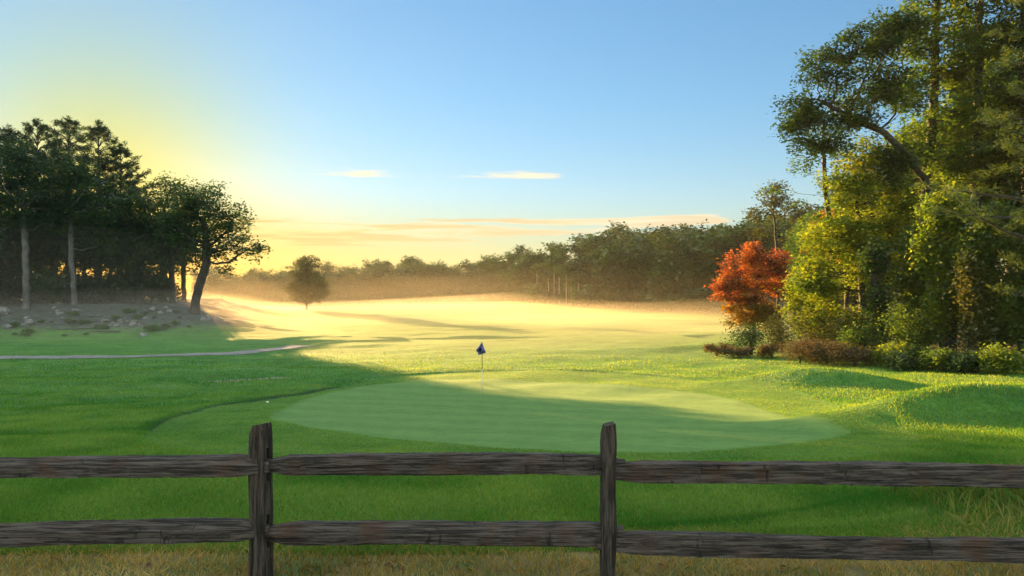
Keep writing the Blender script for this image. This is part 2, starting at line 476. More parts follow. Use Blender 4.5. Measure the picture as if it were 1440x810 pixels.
# ================================================================== terrain
def sdf_poly(x, y, poly):
    """Signed distance to a polygon, negative inside."""
    P = np.array(poly); Q = np.roll(P, -1, 0)
    d = np.full(x.shape, 1e9); inside = np.zeros(x.shape, bool)
    for (x0, y0), (x1, y1) in zip(P, Q):
        ex, ey = x1 - x0, y1 - y0
        t = np.clip(((x - x0) * ex + (y - y0) * ey) / (ex * ex + ey * ey + 1e-12), 0, 1)
        d = np.minimum(d, np.hypot(x - x0 - t * ex, y - y0 - t * ey))
        c = ((y0 > y) != (y1 > y)) & (x < (x1 - x0) * (y - y0) / (y1 - y0 + 1e-12) + x0)
        inside ^= c
    return np.where(inside, -d, d)
def dist_line(x, y, pts):
    d = np.full(x.shape, 1e9)
    for (x0, y0), (x1, y1) in zip(pts[:-1], pts[1:]):
        ex, ey = x1 - x0, y1 - y0
        t = np.clip(((x - x0) * ex + (y - y0) * ey) / (ex * ex + ey * ey + 1e-12), 0, 1)
        d = np.minimum(d, np.hypot(x - x0 - t * ex, y - y0 - t * ey))
    return d
def smooth_closed(pts, n=8):
    P = np.array(pts); out = []
    for i in range(len(P)):
        p0, p1, p2, p3 = P[i - 1], P[i], P[(i + 1) % len(P)], P[(i + 2) % len(P)]
        for t in np.linspace(0, 1, n, endpoint=False):
            out.append(0.5 * (2 * p1 + (p2 - p0) * t + (2 * p0 - 5 * p1 + 4 * p2 - p3) * t ** 2 + (3 * p1 - p0 - 3 * p2 + p3) * t ** 3))
    return np.array(out)
def smooth_open(pts, n=8):
    P = np.array([pts[0], *pts, pts[-1]], float); out = []
    for i in range(1, len(P) - 2):
        p0, p1, p2, p3 = P[i - 1], P[i], P[i + 1], P[i + 2]
        for t in np.linspace(0, 1, n, endpoint=False):
            out.append(0.5 * (2 * p1 + (p2 - p0) * t + (2 * p0 - 5 * p1 + 4 * p2 - p3) * t ** 2 + (3 * p1 - p0 - 3 * p2 + p3) * t ** 3))
    out.append(P[-2])
    return np.array(out)

GREEN = smooth_closed([at(*p) for p in [(386, 584), (420, 597), (500, 609), (620, 622), (760, 632), (900, 636), (1020, 632), (1130, 622), (1190, 608), (1150, 586), (1010, 558), (850, 540), (700, 533), (560, 538), (450, 556)]])
FRINGE = smooth_closed([at(*p) for p in [(208, 612), (222, 628), (300, 640), (460, 648), (700, 654), (1000, 654), (1200, 646), (1290, 622), (1250, 585), (1100, 545), (850, 524), (640, 524), (520, 537), (480, 545), (400, 559), (300, 573), (236, 592)]])
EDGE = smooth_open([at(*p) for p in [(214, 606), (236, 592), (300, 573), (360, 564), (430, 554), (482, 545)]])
SAND = smooth_closed([at(*p) for p in [(282, 538), (310, 536), (345, 534), (400, 531), (404, 533.5), (360, 535.5), (320, 539)]])
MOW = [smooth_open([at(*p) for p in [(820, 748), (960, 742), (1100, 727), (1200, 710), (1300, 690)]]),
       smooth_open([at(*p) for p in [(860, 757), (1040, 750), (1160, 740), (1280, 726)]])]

def axis(lims):
    out = [lims[0][0]]
    for a, bb, s in lims:
        n = max(1, int(round((bb - a) / s)))
        out.extend((a + (bb - a) * np.arange(1, n + 1) / n).tolist())
    return np.array(out)
gx = axis([(-460, -120, 12), (-120, -60, 3), (-60, -24, 0.8), (-24, -9, 0.3), (-9, 9, 0.16), (9, 24, 0.3), (24, 60, 0.8), (60, 120, 3), (120, 460, 12)])
gy = axis([(-60, 0, 6), (0, 4, 0.5), (4, 14, 0.13), (14, 44, 0.26), (44, 100, 0.6), (100, 180, 1.5), (180, 340, 5), (340, 620, 14)])
X, Y = np.meshgrid(gx, gy); X, Y = X.ravel(), Y.ravel()
Z = ground(X, Y)
sg, sf, se = sdf_poly(X, Y, GREEN), sdf_poly(X, Y, FRINGE), dist_line(X, Y, EDGE)
ss_ = sdf_poly(X, Y, SAND)
Z = Z + 0.05 * sstep(0.0, 0.25, sf) * sstep(6, 9, Y) * (1 - sstep(40, 50, Y))      # the rough stands higher than the mown grass
Z = Z - 0.06 * sstep(0.1, -0.4, ss_)
nx, ny = len(gx), len(gy)
ii = (np.arange(ny - 1)[:, None] * nx + np.arange(nx - 1)[None]).ravel()
quads = np.stack([ii, ii + 1, ii + nx + 1, ii + nx], 1)
gd = np.maximum(0, 1 - sstep(6.0, 6.9, Y + 0.35 * wsum(_W3, X, Y) - 0.9 * np.exp(-((X - 4.8) / 1.3) ** 2)))
me = mesh_np('ground', np.stack([X, Y, Z], 1), [quads], {
    'sd_green': ('POINT', np.clip(sg, -5, 5)), 'sd_fringe': ('POINT', np.clip(sf, -5, 5)), 'sd_edge': ('POINT', np.clip(se, 0, 5)),
    'sd_sand': ('POINT', np.clip(ss_, -3, 3)), 'dry': ('POINT', gd), 'bank': ('POINT', bank_mask(X, Y)),
    'mow_dark': ('POINT', np.clip(dist_line(X, Y, MOW[0]), 0, 3)), 'mow_pale': ('POINT', np.clip(dist_line(X, Y, MOW[1]), 0, 3)),
    'wood': ('POINT', np.maximum(sstep(0, 5, X - np.interp(Y, [20, 35, 50, 62, 75, 100, 140, 190], [30, 24, 16.5, 22, 30, 42, 52, 58])) * sstep(20, 30, Y), sstep(180, 200, Y - 60 * sstep(20, -30, X))))}, smooth=True)
gm, nt, out = new_mat('turf'); b = NB(nt)
co = b.objco()
nA = b.noise(co, 0.35, 4, 0.6); nB_ = b.noise(co, 2.3, 4, 0.6); nC = b.noise(b.mapping(co, (1, 0.55, 1)), 11.0, 6, 0.75); nD = b.noise(co, 90.0, 2, 0.6)
patch = b.math('ADD', b.math('MULTIPLY', nA, 0.55), b.math('MULTIPLY', nB_, 0.45))
rough = b.mix(b.ss(patch, 0.36, 0.64), (0.026, 0.150, 0.018), (0.082, 0.235, 0.030))
rough = b.mix(b.ss(nC, 0.45, 0.75, 0, 0.55), rough, (0.15, 0.24, 0.05))
fringe = b.mix(b.ss(patch, 0.35, 0.65), (0.050, 0.165, 0.014), (0.100, 0.230, 0.022))
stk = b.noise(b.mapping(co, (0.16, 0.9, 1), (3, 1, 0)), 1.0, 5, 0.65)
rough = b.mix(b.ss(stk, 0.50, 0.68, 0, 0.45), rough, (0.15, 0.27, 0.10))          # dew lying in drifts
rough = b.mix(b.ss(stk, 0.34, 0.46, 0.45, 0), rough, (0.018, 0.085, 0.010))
# faint mowing bands on the short grass
sepo = b.n('ShaderNodeSeparateXYZ'); nt.links.new(co, sepo.inputs[0])
wv = b.math('SINE', b.math('ADD', b.math('MULTIPLY', sepo.outputs[0], 1.1), b.math('MULTIPLY', sepo.outputs[1], 2.6)))
green = b.mix(b.ss(b.math('ADD', nB_, b.math('MULTIPLY', wv, 0.10)), 0.3, 0.7), (0.080, 0.190, 0.038), (0.115, 0.235, 0.052))
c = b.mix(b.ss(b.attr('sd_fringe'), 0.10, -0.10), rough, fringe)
c = b.mix(b.ss(b.math('ADD', b.attr('sd_green'), b.math('MULTIPLY', b.math('SUBTRACT', nB_, 0.5), 0.5)), 0.32, -0.32), c, green)
mot = b.ss(b.math('ADD', b.math('MULTIPLY', nC, 0.7), b.math('MULTIPLY', b.noise(co, 2.2, 6, 0.7), 0.3)), 0.36, 0.64, 0.62, 1.30)
mot = b.math('ADD', 1.0, b.math('MULTIPLY', b.math('SUBTRACT', mot, 1.0), b.ss(b.attr('sd_green'), 0.1, -0.1, 1.0, 0.35)))
cm_ = b.n('ShaderNodeCombineColor'); [b.put(cm_.inputs[q], mot) for q in range(3)]
c = b.mix(1.0, c, cm_.outputs[0], 'MULTIPLY')
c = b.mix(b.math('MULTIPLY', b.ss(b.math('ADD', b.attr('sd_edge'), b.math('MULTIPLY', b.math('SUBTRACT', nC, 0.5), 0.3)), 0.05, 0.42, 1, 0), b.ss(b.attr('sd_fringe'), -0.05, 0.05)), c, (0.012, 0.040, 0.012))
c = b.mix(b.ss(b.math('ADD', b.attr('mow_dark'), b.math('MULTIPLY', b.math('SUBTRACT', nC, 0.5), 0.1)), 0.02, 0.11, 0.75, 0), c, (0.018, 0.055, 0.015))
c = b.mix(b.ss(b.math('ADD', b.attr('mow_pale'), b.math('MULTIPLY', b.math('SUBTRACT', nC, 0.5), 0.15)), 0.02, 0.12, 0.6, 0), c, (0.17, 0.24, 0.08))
dryc = b.mix(b.ss(nB_, 0.38, 0.62), (0.27, 0.21, 0.085), (0.13, 0.17, 0.05))
dryc = b.mix(b.ss(nC, 0.55, 0.72, 0, 0.8), dryc, (0.055, 0.04, 0.028))
c = b.mix(b.ss(b.math('ADD', b.attr('dry'), b.math('MULTIPLY', b.math('SUBTRACT', nB_, 0.5), 0.7)), 0.35, 0.7), c, dryc)
litter = b.mix(b.ss(nB_, 0.35, 0.65), (0.042, 0.052, 0.048), (0.105, 0.120, 0.120))
litter = b.mix(b.ss(nA, 0.52, 0.66, 0, 0.6), litter, (0.06, 0.085, 0.03))
c = b.mix(b.ss(b.math('ADD', b.attr('bank'), b.math('MULTIPLY', b.math('SUBTRACT', b.noise(co, 0.9, 5, 0.7), 0.5), 0.9)), 0.08, 0.42), c, litter)
c = b.mix(b.ss(b.math('ADD', b.attr('wood'), b.math('MULTIPLY', b.math('SUBTRACT', nB_, 0.5), 0.4)), 0.3, 0.7), c, (0.05, 0.045, 0.025))
c = b.mix(b.ss(b.math('ADD', b.attr('sd_sand'), b.math('MULTIPLY', b.math('SUBTRACT', nC, 0.5), 0.5)), 0.1, -0.1), c, (0.26, 0.25, 0.18))
p = b.n('ShaderNodeBsdfPrincipled'); p.inputs['Roughness'].default_value = 0.85; p.inputs['Specular IOR Level'].default_value = 0.25
p.inputs['Sheen Weight'].default_value = 0.03; p.inputs['Sheen Tint'].default_value = (0.85, 0.72, 0.06, 1); p.inputs['Sheen Roughness'].default_value = 0.5
b.put(p.inputs['Base Color'], c)
short = b.ss(b.attr('sd_green'), 0.2, -0.2, 1.0, 0.35)
hgt = b.math('ADD', b.math('MULTIPLY', nC, 0.65), b.math('MULTIPLY', nD, 0.35))
bp = b.n('ShaderNodeBump'); b.put(bp.inputs['Height'], hgt); b.put(bp.inputs['Strength'], short); bp.inputs['Distance'].default_value = 0.07
nt.links.new(bp.outputs[0], p.inputs['Normal'])
nt.links.new(p.outputs[0], out.inputs[0])
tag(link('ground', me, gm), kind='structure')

# cart path: a sheet that follows the ground
path = smooth_open([(-75, 47.5)] + [at(*q) for q in [(0, 503), (110, 502), (200, 501), (280, 498.5), (345, 495), (400, 490), (428, 486.5)]], 10)
tn = np.gradient(path, axis=0); tn /= np.linalg.norm(tn, axis=1)[:, None]; nr = np.stack([-tn[:, 1], tn[:, 0]], 1)
offs = np.linspace(-1.1, 1.1, 7)
PV = path[:, None] + nr[:, None] * offs[None, :, None]
PV = PV.reshape(-1, 2)
PZ = ground(PV[:, 0], PV[:, 1]) + 0.03
n_ = len(path); ii = (np.arange(n_ - 1)[:, None] * 7 + np.arange(6)[None]).ravel()
pm, nt, out = new_mat('path_gravel'); b = NB(nt); co = b.objco()
p = b.n('ShaderNodeBsdfPrincipled'); p.inputs['Roughness'].default_value = 0.9
b.put(p.inputs['Base Color'], b.mix(b.ss(b.noise(co, 0.9, 4), 0.35, 0.65), (0.17, 0.165, 0.15), (0.25, 0.24, 0.22)))
b.put(p.inputs['Normal'], b.bump(b.noise(co, 25, 3), 0.5, 0.03)); nt.links.new(p.outputs[0], out.inputs[0])
tag(link('path', mesh_np('path', np.column_stack([PV, PZ]), [np.stack([ii, ii + 1, ii + 8, ii + 7], 1)], smooth=True), pm), kind='structure')

# ================================================================== split-rail fence
def wood_mat(name, axis_scale, c1, c2, c3):
    m, nt, out = new_mat(name); b = NB(nt); co = b.objco()
    g1 = b.noise(b.mapping(co, axis_scale), 1.0, 6, 0.68, 0.3)
    g2 = b.noise(b.mapping(co, tuple(s * 0.35 for s in axis_scale), (4, 2, 1)), 1.0, 4, 0.6)
    blot = b.noise(co, 3.2, 4, 0.6)
    cross = b.noise(b.mapping(co, (13, 5, 5) if axis_scale[0] < axis_scale[2] else (5, 5, 5)), 1.0, 3, 0.6)
    c = b.mix(b.ss(g1, 0.40, 0.62), c1, c2)
    c = b.mix(b.ss(blot, 0.48, 0.70, 0, 0.65), c, c3)
    c = b.mix(b.ss(g2, 0.62, 0.72, 0, 0.8), c, (0.012, 0.010, 0.010))
    c = b.mix(b.ss(cross, 0.64, 0.70, 0, 0.8), c, (0.012, 0.010, 0.009))
    p = b.n('ShaderNodeBsdfPrincipled'); p.inputs['Roughness'].default_value = 0.82; p.inputs['Specular IOR Level'].default_value = 0.3
    b.put(p.inputs['Base Color'], c)
    h = b.math('SUBTRACT', g1, b.math('MULTIPLY', b.ss(g2, 0.6, 0.72), 1.2))
    b.put(p.inputs['Normal'], b.bump(h, 1.0, 0.02)); nt.links.new(p.outputs[0], out.inputs[0])
    return m
RAILW = wood_mat('rail_wood', (3, 55, 55), (0.024, 0.020, 0.017), (0.125, 0.104, 0.086), (0.090, 0.046, 0.026))
POSTW = wood_mat('post_wood', (60, 60, 4), (0.020, 0.016, 0.013), (0.105, 0.086, 0.068), (0.070, 0.044, 0.026))
HOLEW = wood_mat('mortise_wood', (60, 60, 4), (0.02, 0.016, 0.013), (0.04, 0.032, 0.026), (0.03, 0.022, 0.016))
FY = 5.3
S = F_PX / FY
fx = lambda px: (px - CX) / S
fence = empty('split_rail_fence', (fx(856), FY, gz(fx(856), FY)), 'weathered two-rail split wooden fence crossing the whole foreground', 'fence')
FB = fence.location

def rail_mesh(x0, x1, zs, h, d, slant, seed, tap=(0.3, 0.3), y0=0.0, y1=0.0, endh=0.62):
    """A hewn rail from x0 to x1; zs: centre heights at its two ends; slant: how far the upper front edge is hewn back."""
    r_ = np.random.default_rng(seed)
    n = 90; t = np.linspace(0, 1, n); x = x0 + (x1 - x0) * t
    ln = x1 - x0
    fr = np.clip(np.minimum((x - x0) / tap[0], (x1 - x) / tap[1]), 0, 1); fr = fr * fr * (3 - 2 * fr)
    prof = np.array([(-0.5, -0.5), (-0.5, 0.10 if slant else 0.30), (-0.5 + 0.5 * slant, 0.5), (0.42, 0.5), (0.5, 0.35), (0.5, -0.42), (0.4, -0.5), (-0.40, -0.52)])
    # subdivide the section
    P = []
    for a, c in zip(prof, np.roll(prof, -1, 0)):
        P += [a, a * 0.5 + c * 0.5]
    P = np.array(P); k = len(P)
    wob = lambda amp, f: sum(amp / (i + 1) * np.sin(t * ln * f * (i + 1) * 1.7 + r_.uniform(0, 6.28)) for i in range(4))
    hc = h * (endh + (1 - endh) * fr) * (1 + wob(0.035, 1.3)); dc = d * (0.72 + 0.28 * fr) * (1 + wob(0.05, 1.1))
    zc = zs[0] + (zs[1] - zs[0]) * t + wob(0.006, 0.7); yc = y0 + (y1 - y0) * t + wob(0.008, 0.6)
    tw = wob(0.05, 0.5)
    V = np.zeros((n, k, 3))
    V[:, :, 0] = x[:, None] + r_.normal(0, 0.002, (n, k))
    py_, pz_ = P[None, :, 0] * dc[:, None], P[None, :, 1] * hc[:, None]
    V[:, :, 1] = yc[:, None] + py_ * np.cos(tw)[:, None] - pz_ * np.sin(tw)[:, None]
    V[:, :, 2] = zc[:, None] + py_ * np.sin(tw)[:, None] + pz_ * np.cos(tw)[:, None]
    lon = np.cumsum(r_.normal(0, 0.0012, (n, k)), 0); lon -= np.linspace(0, 1, n)[:, None] * lon[-1]
    V[:, :, 1:] += (lon + r_.normal(0, 0.0012, (n, k)))[:, :, None] * 0.8
    i, j = np.meshgrid(np.arange(n - 1), np.arange(k), indexing='ij'); i, j = i.ravel(), j.ravel(); j2 = (j + 1) % k
    F = [np.stack([i * k + j, i * k + j2, (i + 1) * k + j2, (i + 1) * k + j], 1)[:, ::-1]]
    F += [np.arange(k)[None, :], ((n - 1) * k + np.arange(k)[::-1])[None, :]]
    return V.reshape(-1, 3) - np.array(FB), F

def wz(py): return zat(py, FY)
rails = [  # px0, px1, py0, py1, px height, depth, slant
    (-150, 381, 655, 655, 26, 0.115, 0.75, (0.3, 0.25), -0.01),
    (374, 880, 654, 655, 27, 0.10, 0.15, (0.2, 0.22), 0.02),
    (846, 1500, 662, 668, 27, 0.10, 0.10, (0.35, 0.3), -0.02),
    (-150, 380, 750, 746, 27, 0.12, 0.70, (0.3, 0.25), -0.01),
    (372, 878, 748, 753, 28, 0.12, 0.80, (0.25, 0.28), 0.02),
    (838, 1500, 762, 772, 28, 0.10, 0.10, (0.35, 0.3), -0.02)]
for i, (a, c, p0, p1, hh, dd, sl, tp, yo) in enumerate(rails):
    V, F = rail_mesh(fx(a), fx(c), (wz(p0), wz(p1)), hh / S, dd, sl, 20 + i, tp, FY + yo, FY + yo)
    link('rail', mesh_np('rail', V, F), RAILW, fence)

def post(px, w, d, rot, top_py, cut, lean, slots, seed):
    """A hewn post with cut shoulders and real mortises; built upright, then turned."""
    r_ = np.random.default_rng(seed)
    zt = wz(top_py) - FB.z
    bm = bmesh.new()
    n = 26
    zs_ = np.linspace(-0.45, zt, n)
    prof = [(-.5, -.42), (-.40, -.5), (0, -.5), (.42, -.5), (.5, -.40), (.5, 0), (.5, .42), (.42, .5), (0, .5), (-.42, .5), (-.5, .42), (-.5, 0)]
    rings = []
    dx = np.cumsum(r_.normal(0, 0.0016, n)); ph = r_.uniform(0, 6, 12)
    for q, z in enumerate(zs_):
        f = max(0.0, (z - (zt - cut)) / cut)
        ring = []
        for k, (u, v) in enumerate(prof):
            uu = u * w * (1 - (0.42 * f if u < 0 else 0.10 * f)) + 0.003 * math.sin(z * 9 + ph[k]); vv = v * d * (1 - 0.15 * f) + 0.003 * math.sin(z * 8 + ph[k] * 2)
            zz = z + (0.02 * (u + 0.2) if q == n - 1 else 0)
            ring.append(bm.verts.new((uu + dx[q] + lean * (z - zt), vv, zz)))
        rings.append(ring)
    for a, c in zip(rings[:-1], rings[1:]):
        for k in range(12):
            bm.faces.new((a[k], a[(k + 1) % 12], c[(k + 1) % 12], c[k]))
    bm.faces.new(rings[-1]); bm.faces.new(rings[0][::-1])
    bmesh.ops.recalc_face_normals(bm, faces=bm.faces[:])
    me = bpy.data.meshes.new('post'); bm.to_mesh(me); bm.free()
    me.materials.append(POSTW); me.materials.append(HOLEW)
    o = bpy.data.objects.new('post', me); COL.objects.link(o)
    cut_o = []
    for (pz, hh, ww) in slots:
        bb = bmesh.new(); bmesh.ops.create_cube(bb, size=1.0)
        bmesh.ops.bevel(bb, geom=[e for e in bb.edges if abs((e.verts[0].co - e.verts[1].co).x) > .5], offset=0.3, segments=4, affect='EDGES')
        bmesh.ops.scale(bb, vec=(w * 2.4, ww, hh), verts=bb.verts)
        bmesh.ops.rotate(bb, matrix=Matrix.Rotation(-rot if abs(rot) > 1.0 else 0, 3, 'Z'), verts=bb.verts)
        bmesh.ops.translate(bb, vec=(lean * (wz(pz) - FB.z - zt), 0, wz(pz) - FB.z), verts=bb.verts)
        m2 = bpy.data.meshes.new('mortise'); bb.to_mesh(m2); bb.free(); m2.materials.append(HOLEW)
        oc = bpy.data.objects.new('mortise', m2); COL.objects.link(oc); cut_o.append(oc)
        md = o.modifiers.new('m', 'BOOLEAN'); md.object = oc; md.operation = 'DIFFERENCE'; md.solver = 'EXACT'
        md.material_mode = 'TRANSFER'
    dg = bpy.context.evaluated_depsgraph_get()
    nm = bpy.data.meshes.new_from_object(o.evaluated_get(dg))
    o.modifiers.clear(); o.data = nm
    for oc in cut_o: bpy.data.objects.remove(oc)
    o.parent = fence
    o.location = (fx(px) - FB.x, 0, 0); o.rotation_euler = (0, 0, rot)
    return o
post(366.5, 0.135, 0.115, R(-24), 597, 0.075, -0.012, [(652, 0.235, 0.075), (745, 0.235, 0.075)], 41)
post(855.5, 0.098, 0.15, R(2), 597, 0.10, 0.002, [(658, 0.20, 0.075), (756, 0.20, 0.075)], 42)
post(1500, 0.12, 0.12, R(8), 600, 0.08, 0.0, [], 43)
post(-150, 0.12, 0.12, R(-8), 600, 0.08, 0.0, [], 44)

# ================================================================== flagstick on the green
fxw, fyw = at(678, 555)
flag = empty('golf_flagstick', (fxw, fyw, gz(fxw, fyw)), 'golf flagstick standing in the green, its pale flag with a dark emblem hanging limp', 'flagstick')
k_ = fyw / F_PX
def cyl(name, r, z0, z1, mat, parent, x=0.0, seg=10):
    bm = bmesh.new(); bmesh.ops.create_cone(bm, cap_ends=True, segments=seg, radius1=r, radius2=r, depth=z1 - z0)
    bmesh.ops.translate(bm, vec=(x, 0, (z0 + z1) / 2), verts=bm.verts)
    me = bpy.data.meshes.new(name); bm.to_mesh(me); bm.free()
    for p_ in me.polygons: p_.use_smooth = len(p_.vertices) == 4
    return link(name, me, mat, parent)
def plain(name, col, rough=0.5):
    m, nt, out = new_mat(name); p = nt.nodes.new('ShaderNodeBsdfPrincipled'); b = NB(nt)
    b.put(p.inputs['Base Color'], b.mix(b.noise(b.objco(), 9.0), tuple(c * 0.85 for c in col), tuple(min(1, c * 1.1) for c in col)))
    p.inputs['Roughness'].default_value = rough; nt.links.new(p.outputs[0], out.inputs[0]); return m
zh = lambda py: (555 - py) * k_
cyl('pole', 0.013, -0.1, zh(520), plain('pole_white', (0.75, 0.72, 0.62), 0.4), flag)
cyl('pole', 0.013, zh(520), zh(481.5), plain('pole_dark', (0.10, 0.07, 0.03), 0.4), flag)
bm = bmesh.new(); bmesh.ops.create_uvsphere(bm, u_segments=10, v_segments=6, radius=0.02); bmesh.ops.translate(bm, vec=(0, 0, zh(481)), verts=bm.verts)
m_ = bpy.data.meshes.new('pole_cap'); bm.to_mesh(m_); bm.free(); link('pole_cap', m_, plain('cap_dark', (0.05, 0.05, 0.06)), flag)
# limp flag: from the top corner it falls as a folded kite
fm, nt, out = new_mat('flag_cloth'); b = NB(nt)
uu, vv = b.attr('fu'), b.attr('fv')
d1 = b.math('SUBTRACT', uu, 0.42); d2 = b.math('MULTIPLY', b.math('SUBTRACT', vv, 0.52), 1.0)
rad = b.math('SQRT', b.math('ADD', b.math('MULTIPLY', d1, d1), b.math('MULTIPLY', d2, d2)))
edge = b.math('MINIMUM', b.math('MINIMUM', uu, b.math('SUBTRACT', 1.0, uu)), b.math('MINIMUM', vv, b.math('SUBTRACT', 1.0, vv)))
c = b.mix(b.ss(rad, 0.17, 0.21), (0.015, 0.015, 0.06), (0.16, 0.15, 0.32))
c = b.mix(b.ss(edge, 0.03, 0.07, 1, 0), c, (0.72, 0.68, 0.66))
d = b.n('ShaderNodeBsdfDiffuse'); b.put(d.inputs[0], c); tr = b.n('ShaderNodeBsdfTranslucent'); b.put(tr.inputs[0], c)
mx = b.n('ShaderNodeMixShader'); mx.inputs[0].default_value = 0.25; nt.links.new(d.outputs[0], mx.inputs[1]); nt.links.new(tr.outputs[0], mx.inputs[2]); nt.links.new(mx.outputs[0], out.inputs[0])
n = 18
u, v = np.meshgrid(np.linspace(0, 1, n), np.linspace(0, 1, n))
# corners in photo pixels: top (678,481), left (669.5,492), bottom (673,499), right (684,496)
C00, C10, C11, C01 = np.array([677.6, 481]), np.array([684, 496]), np.array([673, 499.5]), np.array([669.5, 492])
P = (C00[None] * ((1 - u) * (1 - v)).ravel()[:, None] + C10[None] * (u * (1 - v)).ravel()[:, None] + C11[None] * (u * v).ravel()[:, None] + C01[None] * ((1 - u) * v).ravel()[:, None])
fxv = (P[:, 0] - 678) * k_; fzv = (555 - P[:, 1]) * k_
fyv = (0.05 * np.sin((u + v) * 5.0) + 0.04 * np.sin(u * 9 - v * 3)).ravel() - 0.035
i = (np.arange(n - 1)[:, None] * n + np.arange(n - 1)[None]).ravel()
fme = mesh_np('flag', np.column_stack([fxv, fyv, fzv]), [np.stack([i, i + 1, i + n + 1, i + n], 1)], {'fu': ('POINT', u.ravel()), 'fv': ('POINT', v.ravel())}, smooth=True)
fo = link('flag', fme, fm, flag)
sm = fo.modifiers.new('thickness', 'SOLIDIFY'); sm.thickness = 0.004

# a small pale marker on the fringe
mx_, my_ = at(376, 566.5)
bm = bmesh.new(); bmesh.ops.create_uvsphere(bm, u_segments=16, v_segments=10, radius=0.055); bmesh.ops.scale(bm, vec=(1, 1, 0.55), verts=bm.verts)
m_ = bpy.data.meshes.new('tee_marker'); bm.to_mesh(m_); bm.free()
for p_ in m_.polygons: p_.use_smooth = True
o = link('course_marker', m_, plain('marker_white', (0.8, 0.8, 0.76)), None, (mx_, my_, gz(mx_, my_) + 0.025))
tag(o, 'small white marker lying on the fringe left of the putting green', 'marker')

# ================================================================== foliage and bark
BARK_D = bark_mat('bark_dark', (0.022, 0.018, 0.014), (0.065, 0.055, 0.045))
BARK_G = bark_mat('bark_grey', (0.06, 0.055, 0.05), (0.17, 0.16, 0.15))
BARK_P = bark_mat('bark_pale', (0.30, 0.28, 0.25), (0.55, 0.52, 0.47))
L_DARK = leaf_mat('leaf_dark', [(0, (0.012, 0.036, 0.012)), (0.5, (0.026, 0.068, 0.018)), (1, (0.062, 0.110, 0.022))], 0.45)
L_MID = leaf_mat('leaf_mid', [(0, (0.028, 0.075, 0.012)), (0.5, (0.068, 0.140, 0.018)), (1, (0.145, 0.205, 0.026))], 0.55)
L_LIME = leaf_mat('leaf_lime', [(0, (0.050, 0.110, 0.012)), (0.5, (0.130, 0.210, 0.018)), (1, (0.25, 0.29, 0.024))], 0.58)
L_RED = leaf_mat('leaf_red', [(0, (0.12, 0.050, 0.020)), (0.3, (0.30, 0.065, 0.028)), (0.65, (0.42, 0.13, 0.035)), (1, (0.46, 0.25, 0.04))], 0.45)
L_GOLD = leaf_mat('leaf_gold', [(0, (0.10, 0.085, 0.014)), (0.5, (0.24, 0.16, 0.018)), (1, (0.42, 0.22, 0.02))], 0.5)
L_BROWN = leaf_mat('leaf_russet', [(0, (0.045, 0.040, 0.016)), (0.5, (0.090, 0.062, 0.024)), (1, (0.13, 0.11, 0.03))], 0.4)
L_AUT = leaf_mat('leaf_autumn', [(0, (0.030, 0.048, 0.014)), (0.5, (0.062, 0.085, 0.018)), (1, (0.14, 0.13, 0.026))], 0.28)
L_PINE = leaf_mat('leaf_pine', [(0, (0.014, 0.036, 0.018)), (0.5, (0.028, 0.060, 0.024)), (1, (0.055, 0.090, 0.026))], 0.25)
L_PINEY = leaf_mat('leaf_pine_light', [(0, (0.030, 0.060, 0.018)), (0.5, (0.060, 0.100, 0.020)), (1, (0.12, 0.15, 0.025))], 0.35)
L_FAR = leaf_mat('leaf_far', [(0, (0.012, 0.044, 0.010)), (0.5, (0.028, 0.078, 0.015)), (0.85, (0.055, 0.100, 0.018)), (1, (0.09, 0.11, 0.022))], 0.18, hue=0.6)

# ---------------------------------------------------------------- the grove on the bank, left
GL = 'trees of the grove on the left bank'
LF = dict(leaf=(11, 0.42, 0.34, 0.22), tips=2, rmin=0.02, clump=1.3)
px_tree('broadleaf_tree', 'broad leaning tree at the right end of the left grove, boughs over the field', 'tree', 273, 88,
        [(277, 415), (283, 392), (292, 370), (290, 340)],
        [(268, 292, 44, 40), (318, 312, 40, 36), (370, 353, 28, 18, -6), (300, 352, 30, 22), (250, 320, 34, 34), (347, 383, 22, 10, -6), (385, 356, 16, 12, -6)],
        1100, 0.55, 0.75, 0.50, BARK_D, L_DARK, GL, **LF)
px_tree('broadleaf_tree', 'round-topped tree of the left grove just left of the leaning one', 'tree', 243, 95,
        [(243, 400), (240, 360)], [(270, 280, 36, 30), (222, 282, 36, 34), (240, 330, 48, 44), (200, 330, 34, 40), (243, 268, 30, 20), (300, 275, 24, 22)],
        900, 0.6, 0.8, 0.34, BARK_D, L_DARK, GL, **LF)
px_tree('broadleaf_tree', 'dark tree in the middle of the left grove, crown low to the bank', 'tree', 196, 92,
        [(196, 390), (194, 340)], [(185, 300, 40, 46), (212, 350, 38, 50), (170, 355, 36, 46), (200, 395, 30, 24)],
        900, 0.6, 0.8, 0.36, BARK_D, L_DARK, GL, **LF)
px_tree('broadleaf_tree', 'tree with the pale straight trunk nearest the left edge of the grove', 'tree', 37, 86,
        [(37, 400), (35, 330), (33, 280)], [(30, 240, 48, 46), (0, 280, 44, 40), (62, 285, 40, 40), (30, 310, 40, 20)],
        900, 0.6, 0.8, 0.36, BARK_G, L_DARK, GL, **LF)
px_tree('broadleaf_tree', 'tree with a pale trunk second from the left edge of the grove', 'tree', 105, 88,
        [(103, 395), (99, 340), (100, 290)], [(100, 255, 46, 44), (132, 300, 44, 44), (78, 305, 40, 38), (140, 340, 30, 22)],
        900, 0.6, 0.8, 0.32, BARK_G, L_DARK, GL, **LF)

